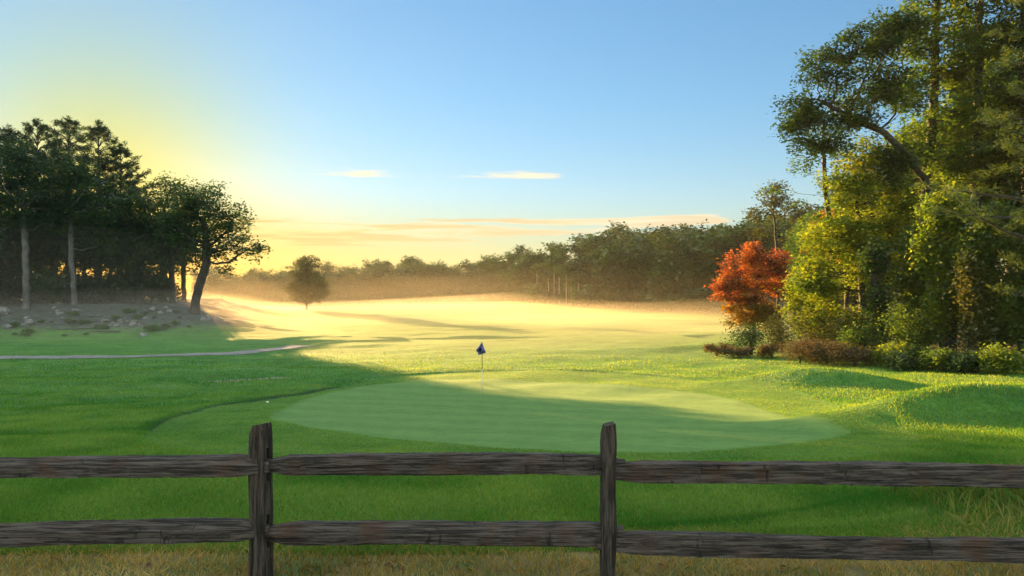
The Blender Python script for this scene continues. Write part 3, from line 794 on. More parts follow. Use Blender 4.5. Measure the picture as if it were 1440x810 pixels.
def pine_px(label, px, Y, top_py, bare, spread, rb, seed, mat, group, name='pine_tree', **kw):
    global rng
    rng = np.random.default_rng(seed)
    x, y, z = on(px, Y)
    H = zat(top_py, Y) - z
    ms = pine_meshes(name, H, bare, spread, rb, **kw)
    return make_tree(name, label, 'tree', (x, y, z), ms, BARK_D, mat, group)
PK = dict(whorls=19, per=6, nt=4, nn=9, needle=(0.60, 0.10), tuft=0.5)
pine_px('tall pine with a ragged flat top, left of the pointed pine of the left grove', 52, 103, 172, 0.35, 5.5, 0.42, 101, L_PINE, GL, top=0.5, power=0.6, **PK)
pine_px('tall pine in the middle of the left grove top, broad and ragged', 95, 100, 168, 0.35, 5.0, 0.42, 102, L_PINE, GL, top=0.4, power=0.6, **PK)
pp = pine_px('pointed pine standing above the right shoulder of the left grove', 140, 98, 174, 0.30, 5.6, 0.38, 103, L_PINE, GL, top=0.10, power=0.8, irreg=0.45, **PK)
pine_px('shorter pine with long drooping boughs beside the pointed pine', 168, 101, 208, 0.3, 5.2, 0.34, 104, L_PINE, GL, top=0.2, power=0.7, irreg=0.45, **PK)
pine_px('pine at the left end of the grove with its top by the picture edge', 12, 100, 180, 0.35, 6.0, 0.42, 105, L_PINE, GL, top=0.5, power=0.6, **PK)

rng = np.random.default_rng(55)
def proto(name, H, wid, n_att, D, kill, rb, seed, lobes=None, low=0.0, **kw):
    global rng
    rng = np.random.default_rng(seed)
    r_ = np.random.default_rng(seed + 1)
    if lobes is None:
        lobes = [(0, 0, H * (0.66 - low), wid * 0.72, wid * 0.72, H * 0.32)]
        for k in range(8):
            a = k / 8 * 6.28 + r_.uniform(-.4, .4); f = r_.uniform(0.40 - low, 0.80)
            lobes.append((math.cos(a) * wid * 0.55, math.sin(a) * wid * 0.55, H * f, wid * r_.uniform(.34, .5), wid * r_.uniform(.34, .5), H * r_.uniform(.13, .2)))
    return tree_meshes(name, [(0, 0, -0.2), (0.1, 0, H * 0.3), (0.0, 0.2, H * 0.62)], lobes, n_att, D, kill, rb, **kw)
GB = 'darker trees standing behind the front of the left grove'
back = [proto('grove_tree', 15.5, 5.2, 500, 0.8, 1.0, 0.34, 200 + k, leaf=(9, 0.5, 0.5, 0.34), tips=2, rmin=0.03, clump=1.5) for k in range(3)]
first = {}
r_ = np.random.default_rng(9)
spots = [(px, 101 + 6 * (k % 3), 14 + r_.uniform(-1.5, 2.5)) for k, px in enumerate(range(-330, 290, 31))]
spots += [(px, 122 + 7 * (k % 2), 14 + r_.uniform(-1.5, 2)) for k, px in enumerate(range(-300, 265, 38))]
spots += [(px, 88 + 5 * (k % 2), 13.5 + r_.uniform(-1, 3)) for k, px in enumerate([-40, -80, -130, -185, -240, -300, -370])]
for k, (px, Yd, h) in enumerate(spots):
    x, y, z = on(px, Yd)
    key = k % 3
    lab = 'dark tree standing deep in the shade of the left grove'
    if key not in first:
        first[key] = make_tree('broadleaf_tree', lab, 'tree', (x, y, z), back[key], BARK_D, L_DARK, GB)
        first[key].rotation_euler.z = r_.uniform(0, 6.28); first[key].scale = (h / 15.5,) * 3
    else:
        copy_tree(first[key], (x, y, z), r_.uniform(0, 6.28), h / 15.5)
# low growth under the grove
def shrub_mesh(name, w, h, n, seed, L=0.16, W=0.09, stem=True, up=0.4):
    global rng
    rng = np.random.default_rng(seed)
    r2 = np.random.default_rng(seed)
    lobes = [(r2.uniform(-.35, .35) * w, r2.uniform(-.3, .3) * w, h * r2.uniform(.4, .7), w * r2.uniform(.22, .34), w * r2.uniform(.22, .34), h * r2.uniform(.28, .4)) for _ in range(7)]
    att = in_lobes(lobes, 160, 0.5); att = att[att[:, 2] > 0.05]
    nodes, par = grow(att, np.array([[0, 0, -0.1], [0, 0, 0.1 * h]]), max(0.12, h * 0.1), max(0.14, h * 0.12), 0.3)
    r, tip = radii(par, 0.006, 0.04 * max(1, h))
    V, F = tubes(nodes, par, r, 4)
    sm = mesh_np(name + '_stem', V, [F])
    c = nodes[tip <= 3]
    c = np.repeat(c, max(1, n // max(1, len(c))), 0)
    cen = c + rng.normal(0, 0.13 * h + 0.02, c.shape); cen[:, 2] = np.maximum(cen[:, 2], 0.03)
    V2, F2 = leaf_quads(cen, L, W, up)
    return sm, mesh_np(name + '_foliage', V2, [F2], {'tint': ('FACE', clump_tint(c, 0.5, 0.5))})
def make_shrub(label, loc, ms, leafm, group=None, name='shrub', rz=0.0, s=1.0):
    t = empty(name, loc, label, 'shrub', group)
    link('stem', ms[0], BARK_D, t); link('foliage', ms[1], leafm, t)
    t.rotation_euler.z = rz; t.scale = (s,) * 3
    return t
us = shrub_mesh('undergrowth_shrub', 4.0, 3.0, 2200, 300, 0.32, 0.2)
f0 = None
for k in range(58):
    px = -60 + (k % 29) * 11.5 + r_.uniform(-6, 6)
    Yd = r_.uniform(92, 104) if k < 29 else r_.uniform(112, 132)
    if 232 < px < 272: continue
    loc = on(px, Yd)
    if f0 is None: f0 = make_shrub('dark shrub in the shade under the left grove', loc, us, L_DARK, 'undergrowth of the left grove', rz=1.0)
    else: copy_tree(f0, loc, r_.uniform(0, 6.28), r_.uniform(0.7, 1.4))

# rocks on the bank
ROCK, nt, out = new_mat('rock_grey'); b = NB(nt); co_ = b.objco()
p = b.n('ShaderNodeBsdfPrincipled'); p.inputs['Roughness'].default_value = 0.9
b.put(p.inputs['Base Color'], b.mix(b.ss(b.noise(co_, 2.5, 5, 0.65), 0.35, 0.68), (0.13, 0.125, 0.12), (0.36, 0.35, 0.33)))
b.put(p.inputs['Normal'], b.bump(b.noise(co_, 7, 4), 0.8, 0.08)); nt.links.new(p.outputs[0], out.inputs[0])
def rock_mesh(seed):
    r2 = np.random.default_rng(seed)
    bm = bmesh.new(); bmesh.ops.create_icosphere(bm, subdivisions=3, radius=1.0)
    pl = r2.normal(size=(9, 3)); pl /= np.linalg.norm(pl, axis=1)[:, None]; dd = r2.uniform(0.55, 0.95, 9)
    for v_ in bm.verts:
        q = np.array(v_.co)
        for n_, d_ in zip(pl, dd):
            e = q @ n_ - d_
            if e > 0: q = q - n_ * e * 0.92
        v_.co = q + r2.normal(0, 0.012, 3)
    me = bpy.data.meshes.new('boulder'); bm.to_mesh(me); bm.free(); me.materials.append(ROCK)
    return me
RK = [rock_mesh(s) for s in range(5)]
def boulder(px, py, wpx, hpx, k, label, group='rocks lying on the left bank'):
    x, y = at(px, py); s = wpx / 2 / F_PX * y
    o = bpy.data.objects.new('boulder', RK[k % 5]); COL.objects.link(o)
    o.location = (x, y, gz(x, y) + 0.15 * s); o.scale = (s, s * 0.85, hpx / wpx * s * 1.25); o.rotation_euler = (0, 0, k * 1.7)
    return tag(o, label, 'rock', group)
boulder(201, 473, 12, 7, 0, 'pale pointed boulder alone at the foot of the left bank')
boulder(4, 442, 20, 14, 1, 'large grey boulder on the bank at the left edge of the picture')
for k, (px, w_) in enumerate([(286, 9), (295, 10), (304, 8)]):
    boulder(px, 451, w_, 8, k + 2, ['left', 'middle', 'right'][k] + ' of three round dark boulders at the right end of the bank', 'three boulders at the end of the bank')
cl = [(r_.uniform(4, 230), r_.uniform(437, 468)) for _ in range(13)]
for k in range(75):
    cx_, cy_ = cl[int(len(cl) * r_.uniform() ** 1.5)]
    px, py = float(np.clip(cx_ + r_.normal(0, 13), 2, 238)), float(np.clip(cy_ + r_.normal(0, 4), 434, 473))
    w_ = 2.5 + 11 * r_.uniform() ** 2.5
    boulder(px, py, w_, w_ * r_.uniform(0.4, 0.7), k, 'small grey rock half sunk in the litter of the left bank')
# weeds and low plants on the bank
wd_m = shrub_mesh('bank_weed', 1.6, 0.7, 700, 320, 0.16, 0.07)
f0 = None
for k in range(34):
    x, y = at(r_.uniform(-20, 285), r_.uniform(436, 474)); loc = (x, y, gz(x, y))
    if f0 is None: f0 = make_shrub('low dull green weed clump on the left bank', loc, wd_m, L_MID, 'weed clumps on the left bank', name='weed_clump')
    else: copy_tree(f0, loc, r_.uniform(0, 6.28), 0.3 + 0.7 * r_.uniform() ** 2)
# fallen branches
def log_mesh(L, r0, seed):
    r2 = np.random.default_rng(seed); n = 9
    nodes = np.column_stack([np.linspace(-L / 2, L / 2, n), np.cumsum(r2.normal(0, 0.06, n)), np.abs(r2.normal(0.05, 0.05, n)) + r0 * 0.6])
    par = np.arange(-1, n - 1); rad = np.linspace(r0, r0 * 0.5, n)
    V, F = tubes(nodes, par, rad, 7)
    me = mesh_np('fallen_log', V, [F], smooth=True); me.materials.append(BARK_G); return me
LG = [log_mesh(3.2, 0.10, 1), log_mesh(2.2, 0.07, 2)]
for k in range(12):
    x, y = at(r_.uniform(20, 230), r_.uniform(436, 470))
    o = bpy.data.objects.new('fallen_log', LG[k % 2]); COL.objects.link(o)
    o.location = (x, y, gz(x, y) + 0.02); o.rotation_euler = (0, 0, r_.uniform(-0.6, 0.6) + (3.14 if k % 3 else 0))
    tag(o, 'thin grey fallen branch lying on the left bank', 'log', 'fallen branches on the left bank')

# ---------------------------------------------------------------- the lone tree in the mist
rng = np.random.default_rng(77)
px_tree('oval_tree', 'lone oval tree standing in the mist of the field', 'tree', 431, 170,
        [(431, 425), (432, 395), (432, 372)],
        [(430, 384, 24, 24), (434, 402, 31, 20), (416, 408, 19, 16), (450, 406, 17, 18), (439, 368, 14, 12), (424, 371, 11, 9), (432, 420, 22, 9)],
        1500, 0.45, 0.6, 0.24, BARK_D, L_AUT, gaps=0.30, leaf=(14, 0.40, 0.36, 0.25), rmin=0.03, clump=1.3)

# ---------------------------------------------------------------- far wood
FW = [proto('far_tree', 16, 5.5, 420, 0.95, 1.2, 0.30, 400 + k, low=0.26, leaf=(9, 0.65, 0.75, 0.5), tips=2, rmin=0.06, sides=5, clump=2.2, amount=0.6) for k in range(5)]
TALL = [proto('far_tree', 18, 4.0, 380, 0.95, 1.2, 0.28, 420 + k, low=0.18, leaf=(9, 0.6, 0.7, 0.48), tips=2, rmin=0.06, sides=5, clump=2.2, amount=0.6) for k in range(3)]
protos = FW + TALL
fst = {}
r_ = np.random.default_rng(21)
tops = ([280, 330, 345, 370, 400, 470, 500, 540, 585, 640, 690, 730, 760, 800, 850, 880, 940, 985, 1020, 1060, 1110, 1160, 1260],
        [378, 375, 373, 379, 376, 368, 370, 359, 357, 368, 357, 348, 340, 334, 320, 323, 314, 314, 310, 308, 296, 296, 296])
dist = ([280, 500, 640, 720, 800, 900, 1000, 1100, 1260], [345, 310, 270, 220, 185, 165, 150, 140, 120])
def far_tree(px, Yd, top, lab, group, k=None):
    x, y, z = on(px, Yd)
    h = zat(top, Yd) - z
    k = int(r_.integers(len(protos))) if k is None else k
    H0 = 16 if k < 5 else 18
    s = h / (H0 * 0.93); sw = s * r_.uniform(0.9, 1.25) if s > 0.8 else s * r_.uniform(1.2, 1.6)
    if k not in fst:
        t = make_tree('far_tree', lab, 'tree', (x, y, z), protos[k], BARK_G if k > 5 else BARK_D, L_FAR, group)
        fst[k] = t; t.rotation_euler.z = r_.uniform(0, 6.28); t.scale = (sw, sw, s); return t
    return copy_tree(fst[k], (x, y, z), r_.uniform(0, 6.28), sw, lab, group, sz=s)
def part_of(px):
    if px < 480: return 'hazy tree of the far wood behind the lone tree', 'far wood behind the lone tree'
    if px < 640: return 'hazy tree of the low far wood right of the lone tree', 'far wood right of the lone tree'
    if px < 830: return 'tree of the far wood above the flag, lit along its left side', 'far wood above the flag'
    if px < 1000: return 'tall dark tree of the wood at the right end of the misty field', 'wood at the right end of the field'
    return 'tree of the wooded slope behind the red maple', 'wooded slope behind the red maple'
px = 285.0
while px < 1230:
    Yd = np.interp(px, *dist) + r_.uniform(-7, 7)
    top = np.interp(px, *tops) + r_.uniform(0, 26) * (0.6 if px < 640 else 1.0)
    far_tree(px, Yd, top, *part_of(px))
    px += r_.uniform(15, 22) * (0.85 if px < 640 else 1.15)
px = 280.0
while px < 1260:
    Yd = np.interp(px, *dist) * 1.07 + r_.uniform(4, 10)
    top = np.interp(px, *tops) + r_.uniform(-4, 8)
    far_tree(px, Yd, top, *part_of(px))
    px += r_.uniform(15, 22) * (1.0 if px < 640 else 1.3)
px = 850.0
while px < 1300:
    Yd = np.interp(px, *dist) * 1.3 + r_.uniform(4, 14)
    top = np.interp(px, *tops) + r_.uniform(-8, 4) - 4 * (px > 1000)
    far_tree(px, Yd, top, *part_of(px))
    px += r_.uniform(20, 32)
# low edge growth at the foot of the far wood
fs = shrub_mesh('far_shrub', 5.0, 3.2, 900, 310, 0.6, 0.4)
f0 = None
px = 285.0
while px < 1010:
    Yd = np.interp(px, *dist) - r_.uniform(6, 11)
    loc = on(px, Yd)
    if f0 is None: f0 = make_shrub('low bush along the foot of the far wood', loc, fs, L_FAR, 'bushes along the far wood')
    else: copy_tree(f0, loc, r_.uniform(0, 6.28), r_.uniform(0.7, 1.6))
    copy_tree(f0, on(px + r_.uniform(-4, 4), np.interp(px, *dist) + r_.uniform(16, 30)), r_.uniform(0, 6.28), r_.uniform(1.3, 2.2))
    px += r_.uniform(9, 16)
# slim pale trunks in front of the far wood
for k, px in enumerate([755, 771, 779, 786, 796, 803, 813]):
    Yd = np.interp(px, *dist) - 9
    x, y, z = on(px, Yd); H = zat([378, 388, 372, 381, 380, 395, 390][k], Yd) - z
    rng = np.random.default_rng(500 + k)
    ms = tree_meshes('slim_tree', [(0, 0, -0.2), (0.06, 0, H * 0.5), (0, 0, H * 0.97)], [(0, 0, H * 1.0, 1.6, 1.6, 1.6), (0.5, 0.3, H * 1.08, 1.2, 1.2, 1.5)], 60, 0.8, 1.0, 0.10, leaf=(12, 0.45, 0.6, 0.4), rmin=0.03)
    make_tree('slim_tree', 'slim tree with a bare pale trunk before the far wood, right of the flag', 'tree', (x, y, z), ms, BARK_P, L_FAR, 'slim pale-trunked trees before the far wood')

# ================================================================== the grove on the right
GR = 'trees of the tall grove on the right'
RL = dict(tips=2, sides=7)
rng = np.random.default_rng(600)
px_tree('overhanging_tree', 'tall tree of the right grove whose thick dark limb bends left over the field', 'tree', 1328, 45,
        [(1320, 420), (1316, 340), (1304, 256), (1272, 216), (1246, 188), (1198, 166), (1150, 140)],
        [(1138, 158, 54, 40), (1112, 176, 34, 30), (1164, 96, 52, 42), (1222, 66, 58, 48), (1156, 205, 50, 26), (1240, 125, 60, 44), (1200, 168, 46, 34), (1262, 40, 52, 36), (1260, 230, 44, 50)],
        2400, 0.34, 0.46, 0.21, BARK_D, L_DARK, GR, leaf=(13, 0.28, 0.26, 0.13), up=0.55, flat=0.6, clump=0.9, amount=0.8, shell=0.7, gaps=0.4, jit=0.4, **RL)
rng = np.random.default_rng(601)
px_tree('slender_tree', 'slender sparse tree with one long bare limb reaching left above the red maple', 'tree', 1172, 50,
        [(1172, 420), (1170, 340), (1160, 262), (1157, 200), (1160, 165)],
        [(1076, 264, 16, 8), (1098, 272, 14, 6), (1128, 232, 20, 18), (1146, 190, 20, 22), (1178, 210, 22, 30), (1170, 262, 22, 26), (1120, 285, 14, 8), (1190, 150, 24, 20)],
        330, 0.40, 0.5, 0.17, BARK_D, L_MID, GR, leaf=(7, 0.32, 0.24, 0.11), up=0.8, flat=0.5, **RL)
rng = np.random.default_rng(602)
px_tree('yellow_green_tree', 'broad yellow-green tree at the middle of the right grove', 'tree', 1214, 46,
        [(1214, 440), (1210, 360), (1205, 280)],
        [(1200, 262, 46, 38), (1188, 330, 56, 40), (1150, 396, 44, 42), (1232, 372, 48, 52), (1172, 452, 48, 28), (1256, 300, 42, 42), (1222, 220, 34, 30), (1236, 450, 40, 26)],
        1700, 0.36, 0.5, 0.24, BARK_D, L_LIME, GR, leaf=(22, 0.30, 0.24, 0.13), up=0.55, flat=0.5, clump=0.8, amount=0.8, **RL)
rng = np.random.default_rng(603)
px_tree('yellow_green_tree', 'smaller yellow-green tree at the left edge of the right grove, beside the red maple', 'tree', 1142, 52,
        [(1142, 450), (1143, 400)],
        [(1142, 392, 28, 36), (1128, 440, 24, 30), (1156, 336, 26, 26), (1150, 458, 28, 22), (1120, 405, 14, 20)],
        700, 0.36, 0.5, 0.15, BARK_D, L_LIME, GR, leaf=(20, 0.30, 0.26, 0.14), up=0.5, flat=0.5, clump=0.8, amount=0.8, **RL)
rng = np.random.default_rng(604)
px_tree('golden_tree', 'narrow tree turning gold between the slender tree and the maple', 'tree', 1164, 58,
        [(1164, 420), (1164, 340)], [(1162, 320, 20, 22), (1150, 350, 18, 20), (1176, 345, 18, 26)],
        260, 0.4, 0.55, 0.12, BARK_D, L_GOLD, GR, leaf=(18, 0.3, 0.28, 0.16), **RL)
TK = dict(leaf=(13, 0.30, 0.30, 0.15), up=0.5, flat=0.6, clump=1.0, amount=0.9, shell=0.65, gaps=0.5, jit=0.4, **RL)
for k, (lab, bpx, Yd, tr, lb, mat) in enumerate([
    ('very tall forked tree rising out of the top of the picture in the right grove', 1296, 52, [(1296, 420), (1300, 300), (1310, 180), (1316, 60), (1320, -60)],
     [(1290, 60, 44, 30), (1330, 10, 50, 36), (1280, 130, 36, 26), (1340, 110, 44, 30), (1300, -60, 50, 40), (1330, 190, 44, 30), (1285, 210, 36, 26)], L_MID),
    ('tall tree with mid-green layered boughs in the right grove, trunk bare below', 1372, 50, [(1372, 420), (1372, 300), (1376, 160), (1380, 0)],
     [(1370, 70, 44, 28), (1400, 140, 44, 28), (1352, 168, 40, 26), (1384, 220, 46, 28), (1380, -40, 52, 44), (1340, 240, 40, 24), (1410, 40, 40, 28)], L_MID),
    ('dark tall tree at the right edge of the picture in the right grove', 1446, 48, [(1446, 420), (1444, 260), (1440, 80), (1440, -80)],
     [(1430, 60, 40, 30), (1440, 300, 40, 40), (1450, 140, 50, 34), (1420, 200, 34, 26), (1470, 220, 50, 30), (1440, -40, 56, 50), (1490, 60, 50, 40), (1440, 400, 26, 36)], L_DARK)]):
    rng = np.random.default_rng(610 + k)
    px_tree('tall_tree', lab, 'tree', bpx, Yd, [*tr], [(q[0], q[1], q[2] * 1.25, q[3] * 1.7) for q in lb], 2400, 0.40, 0.5, 0.34, BARK_D, mat, GR, **TK)
# vine-wrapped trees at the edge
for k, (lab, bpx, Yd, tr, lb, mat, na) in enumerate([
    ('vine-wrapped dark trunk behind the russet hedge', 1238, 42, [(1236, 470), (1232, 410), (1228, 350)], [(1234, 430, 11, 52), (1231, 365, 15, 22), (1240, 480, 12, 20)], L_DARK, 420),
    ('tree smothered in bright leafy vines, left of the yellowish hanging vines', 1338, 39, [(1338, 470), (1336, 380), (1334, 280)], [(1334, 300, 36, 34), (1338, 380, 30, 46), (1320, 440, 24, 44), (1356, 440, 22, 44), (1310, 350, 24, 40)], L_LIME, 1000),
    ('vine-covered tree just right of the yellowish vine tangle', 1392, 37, [(1392, 470), (1392, 380), (1394, 300)], [(1394, 330, 30, 40), (1388, 410, 24, 46), (1404, 460, 22, 34), (1372, 360, 22, 40)], L_MID, 900),
    ('yellowish vine tangle hanging between the two vine-covered trees', 1368, 36.5, [(1368, 480), (1370, 420)], [(1370, 420, 13, 40), (1376, 470, 14, 28), (1362, 380, 10, 26)], L_AUT, 300),
    ('vine-covered tree cut by the right edge of the picture', 1440, 36, [(1440, 470), (1440, 380), (1442, 300)], [(1440, 340, 30, 44), (1434, 430, 26, 54), (1456, 470, 26, 36)], L_MID, 800),
    ('dark leafy tree at the foot of the grove by the right edge', 1290, 43, [(1290, 470), (1290, 400)], [(1288, 400, 30, 40), (1276, 450, 26, 36), (1304, 455, 22, 34), (1292, 340, 26, 30)], L_MID, 800)]):
    rng = np.random.default_rng(630 + k)
    px_tree('vine_covered_tree', lab, 'tree', bpx, Yd, tr, lb, na, 0.3, 0.42, 0.26, BARK_D, mat, GR, leaf=(20, 0.26, 0.19, 0.14), up=0.25, flat=1.0, clump=0.6, amount=0.9, tips=2, sides=7)
# pine whose boughs enter from the right
rng = np.random.default_rng(640)
x, y, z = on(1492, 33)
make_tree('pine_tree', 'pine just outside the right edge, its flat light boughs reaching into the picture', 'tree', (x, y, z),
          pine_meshes('edge_pine', 21, 0.16, 4.7, 0.36, whorls=15, per=5, nt=6, nn=12, needle=(0.30, 0.035), tuft=0.40, irreg=0.35, top=0.3, droop=-0.12), BARK_D, L_PINEY, GR)
# the sparse tree on the slope behind the maple
rng = np.random.default_rng(641)
px_tree('sparse_tree', 'thin open-crowned tree with bare branching limbs above the red maple', 'tree', 1094, 80,
        [(1094, 400), (1092, 350), (1090, 318)], [(1090, 284, 28, 20), (1064, 302, 22, 13), (1120, 298, 22, 18), (1094, 264, 18, 10), (1122, 330, 20, 14), (1070, 326, 16, 10)],
        480, 0.40, 0.5, 0.13, BARK_D, L_AUT, None, leaf=(7, 0.35, 0.34, 0.18), rmin=0.01, tips=1)
# red maple
rng = np.random.default_rng(642)
mp = px_tree('red_maple_tree', 'red and orange maple at the edge of the field', 'tree', 1060, 60,
        [(1060, 465), (1060, 430), (1064, 400)],
        [(1062, 368, 36, 28), (1022, 404, 26, 20), (1086, 388, 26, 36), (1048, 412, 34, 26), (1100, 372, 14, 24), (1032, 384, 22, 18)],
        1100, 0.30, 0.42, 0.17, BARK_D, L_RED, None, leaf=(15, 0.26, 0.24, 0.15), up=0.45, flat=0.6, clump=0.6, amount=1.0, tips=2, gaps=0.45, jit=0.35)
bx, by, bz = mp.location
ll = [((px - CX) / F_PX * 60 - bx, 0, zat(py, 60) - bz, rx / F_PX * 60, rx / F_PX * 60 * 0.85, ry / F_PX * 60) for px, py, rx, ry in [(1058, 440, 34, 18), (1040, 452, 24, 14), (1082, 446, 24, 22), (1030, 432, 18, 12)]]
_, cm, _, _ = tree_meshes('maple_lower', [(0, 0, 0), (0, 0, 1.5)], ll, 330, 0.3, 0.42, 0.1, leaf=(18, 0.24, 0.24, 0.15), clump=0.6, amount=0.9)
link('crown', cm, L_GOLD, mp)['label'] = 'yellow lower foliage of the maple'
# filler trees standing deeper in the grove
GF = 'shaded trees deep in the right grove'
fill = [proto('deep_tree', 17, 5.0, 600, 0.7, 0.9, 0.30, 650 + k, leaf=(16, 0.45, 0.36, 0.22), tips=2, sides=5, clump=1.2) for k in range(2)]
r_ = np.random.default_rng(31)
ff = {}
for k, (px, Yd, h) in enumerate([(1150, 66, 12), (1190, 72, 15), (1235, 64, 17), (1285, 68, 19), (1335, 64, 21), (1385, 66, 27), (1440, 62, 27), (1500, 60, 25), (1560, 52, 20), (1590, 44, 18), (1210, 85, 16), (1270, 90, 18), (1340, 92, 22), (1420, 88, 32), (1500, 84, 30), (1650, 60, 20), (1680, 46, 19), (1640, 36, 17)]):
    loc = on(px, Yd)
    lab = 'shaded tree deep inside the right grove, mostly hidden by the trees before it'
    if k % 2 not in ff:
        ff[k % 2] = make_tree('deep_tree', lab, 'tree', loc, fill[k % 2], BARK_D, [L_MID, L_DARK][k % 2], GF); ff[k % 2].scale = (h / 17,) * 3
    else: copy_tree(ff[k % 2], loc, r_.uniform(0, 6.28), h / 17)

# shrubs along the foot of the grove
GS = 'shrubs along the foot of the right grove'
def px_shrub(label, px, py, wpx, hpx, mat, seed, n=2600, group=GS, L=0.15, W=0.09, up=0.4):
    x, y = at(px, py)
    return make_shrub(label, (x, y + wpx / F_PX * y * 0.3, gz(x, y)), shrub_mesh('shrub', wpx / F_PX * y, hpx / F_PX * y, n, seed, L, W, up=up), mat, group)
px_shrub('upright dark green bush standing alone before the red maple', 1062, 501, 52, 48, L_DARK, 700, 2400)
px_shrub('low brown bush at the left end of the shrubs by the field', 1012, 502, 46, 17, L_BROWN, 701, 1600)
px_shrub('low brownish bush just right of the upright green bush', 1090, 504, 40, 19, L_BROWN, 702, 1600)
px_shrub('low brown bush at the foot of the upright green bush', 1045, 504, 44, 15, L_BROWN, 703, 1600)
px_shrub('russet rounded bush at the left end of the hedge', 1132, 513, 60, 34, L_BROWN, 704, 4200, L=0.12, W=0.06)
px_shrub('russet rounded bush in the middle of the hedge', 1172, 515, 70, 35, L_BROWN, 705, 4800, L=0.12, W=0.06)
px_shrub('russet and green bush at the right end of the hedge', 1212, 517, 66, 34, L_BROWN, 706, 4400, L=0.12, W=0.06)
px_shrub('green leafy bush growing out of the hedge top behind its right end', 1225, 512, 60, 52, L_MID, 707, 3000)
px_shrub('bright green low bush at the foot of the vine-wrapped trunk', 1258, 520, 56, 36, L_LIME, 708, 3000)
px_shrub('dark low bush under the middle of the right grove', 1296, 523, 62, 30, L_DARK, 709, 3000)
px_shrub('mixed green low bush under the leafy vine tree', 1336, 525, 60, 32, L_MID, 710, 3000)
px_shrub('dark low bush before the second vine tree', 1376, 527, 56, 30, L_DARK, 711, 3000)
px_shrub('lime tipped bush at the right edge of the picture', 1424, 529, 56, 44, L_LIME, 712, 3000)
px_shrub('dark bush beyond the right edge of the picture', 1480, 531, 70, 44, L_DARK, 713, 2400)
px_shrub('yellowish bush under the yellow-green tree, above the hedge left end', 1150, 505, 70, 70, L_AUT, 714, 3200)
px_shrub('yellowish bush under the yellow-green tree, above the hedge middle', 1196, 508, 66, 64, L_AUT, 715, 3200)
px_shrub('tall green bush in the grove edge behind the dark low bush', 1282, 516, 60, 80, L_MID, 716, 3600)
px_shrub('soft green bush at the foot of the maple on its right', 1104, 497, 40, 50, L_AUT, 717, 2600)

# ================================================================== grass blades, near ground
def blades(n, xr, yr, hr, w, dry, keep=None, lean=0.35, seed=1):
    r2 = np.random.default_rng(seed)
    x = r2.uniform(*xr, n); y = r2.uniform(*yr, n)
    # only where the camera's neighbourhood can see it
    ok = np.abs(x) < 0.80 * y + 1.5
    if keep is not None: ok &= keep(x, y, r2)
    x, y = x[ok], y[ok]; n = len(x)
    z = ground(x, y)
    h = r2.uniform(*hr, n); a = r2.uniform(0, 6.28, n); l = np.abs(r2.normal(0, lean, n)) + 0.1; b_ = r2.uniform(0, 6.28, n)
    ww = w * r2.uniform(0.6, 1.3, n)
    B = np.column_stack([x, y, z - 0.01])
    side = np.column_stack([np.cos(a), np.sin(a), np.zeros(n)]) * ww[:, None]
    tip = B + np.column_stack([np.cos(b_) * l * h, np.sin(b_) * l * h, h])
    mid = B + np.column_stack([np.cos(b_) * l * h * 0.35, np.sin(b_) * l * h * 0.35, h * 0.6])
    V = np.stack([B - side * 0.5, B + side * 0.5, mid + side * 0.42, tip, mid - side * 0.42], 1)
    patch = 0.5 + 0.28 * wsum(_W3, x, y) + 0.16 * wsum(_W2, x, y)
    t = np.clip(patch + r2.normal(0, 0.2, n), 0, 1)
    d = dry(x, y) if callable(dry) else np.full(n, dry)
    d = np.clip(d + r2.normal(0, 0.2, n), 0, 1)
    return V, t, d
dryf = lambda x, y: np.interp(y + 0.35 * wsum(_W3, x, y) - 0.9 * np.exp(-((x - 4.8) / 1.3) ** 2), [6.0, 6.8], [0.85, 0.08]) - 0.35 * (wsum(_W2, x * 2.1, y * 2.1) > 0.7)
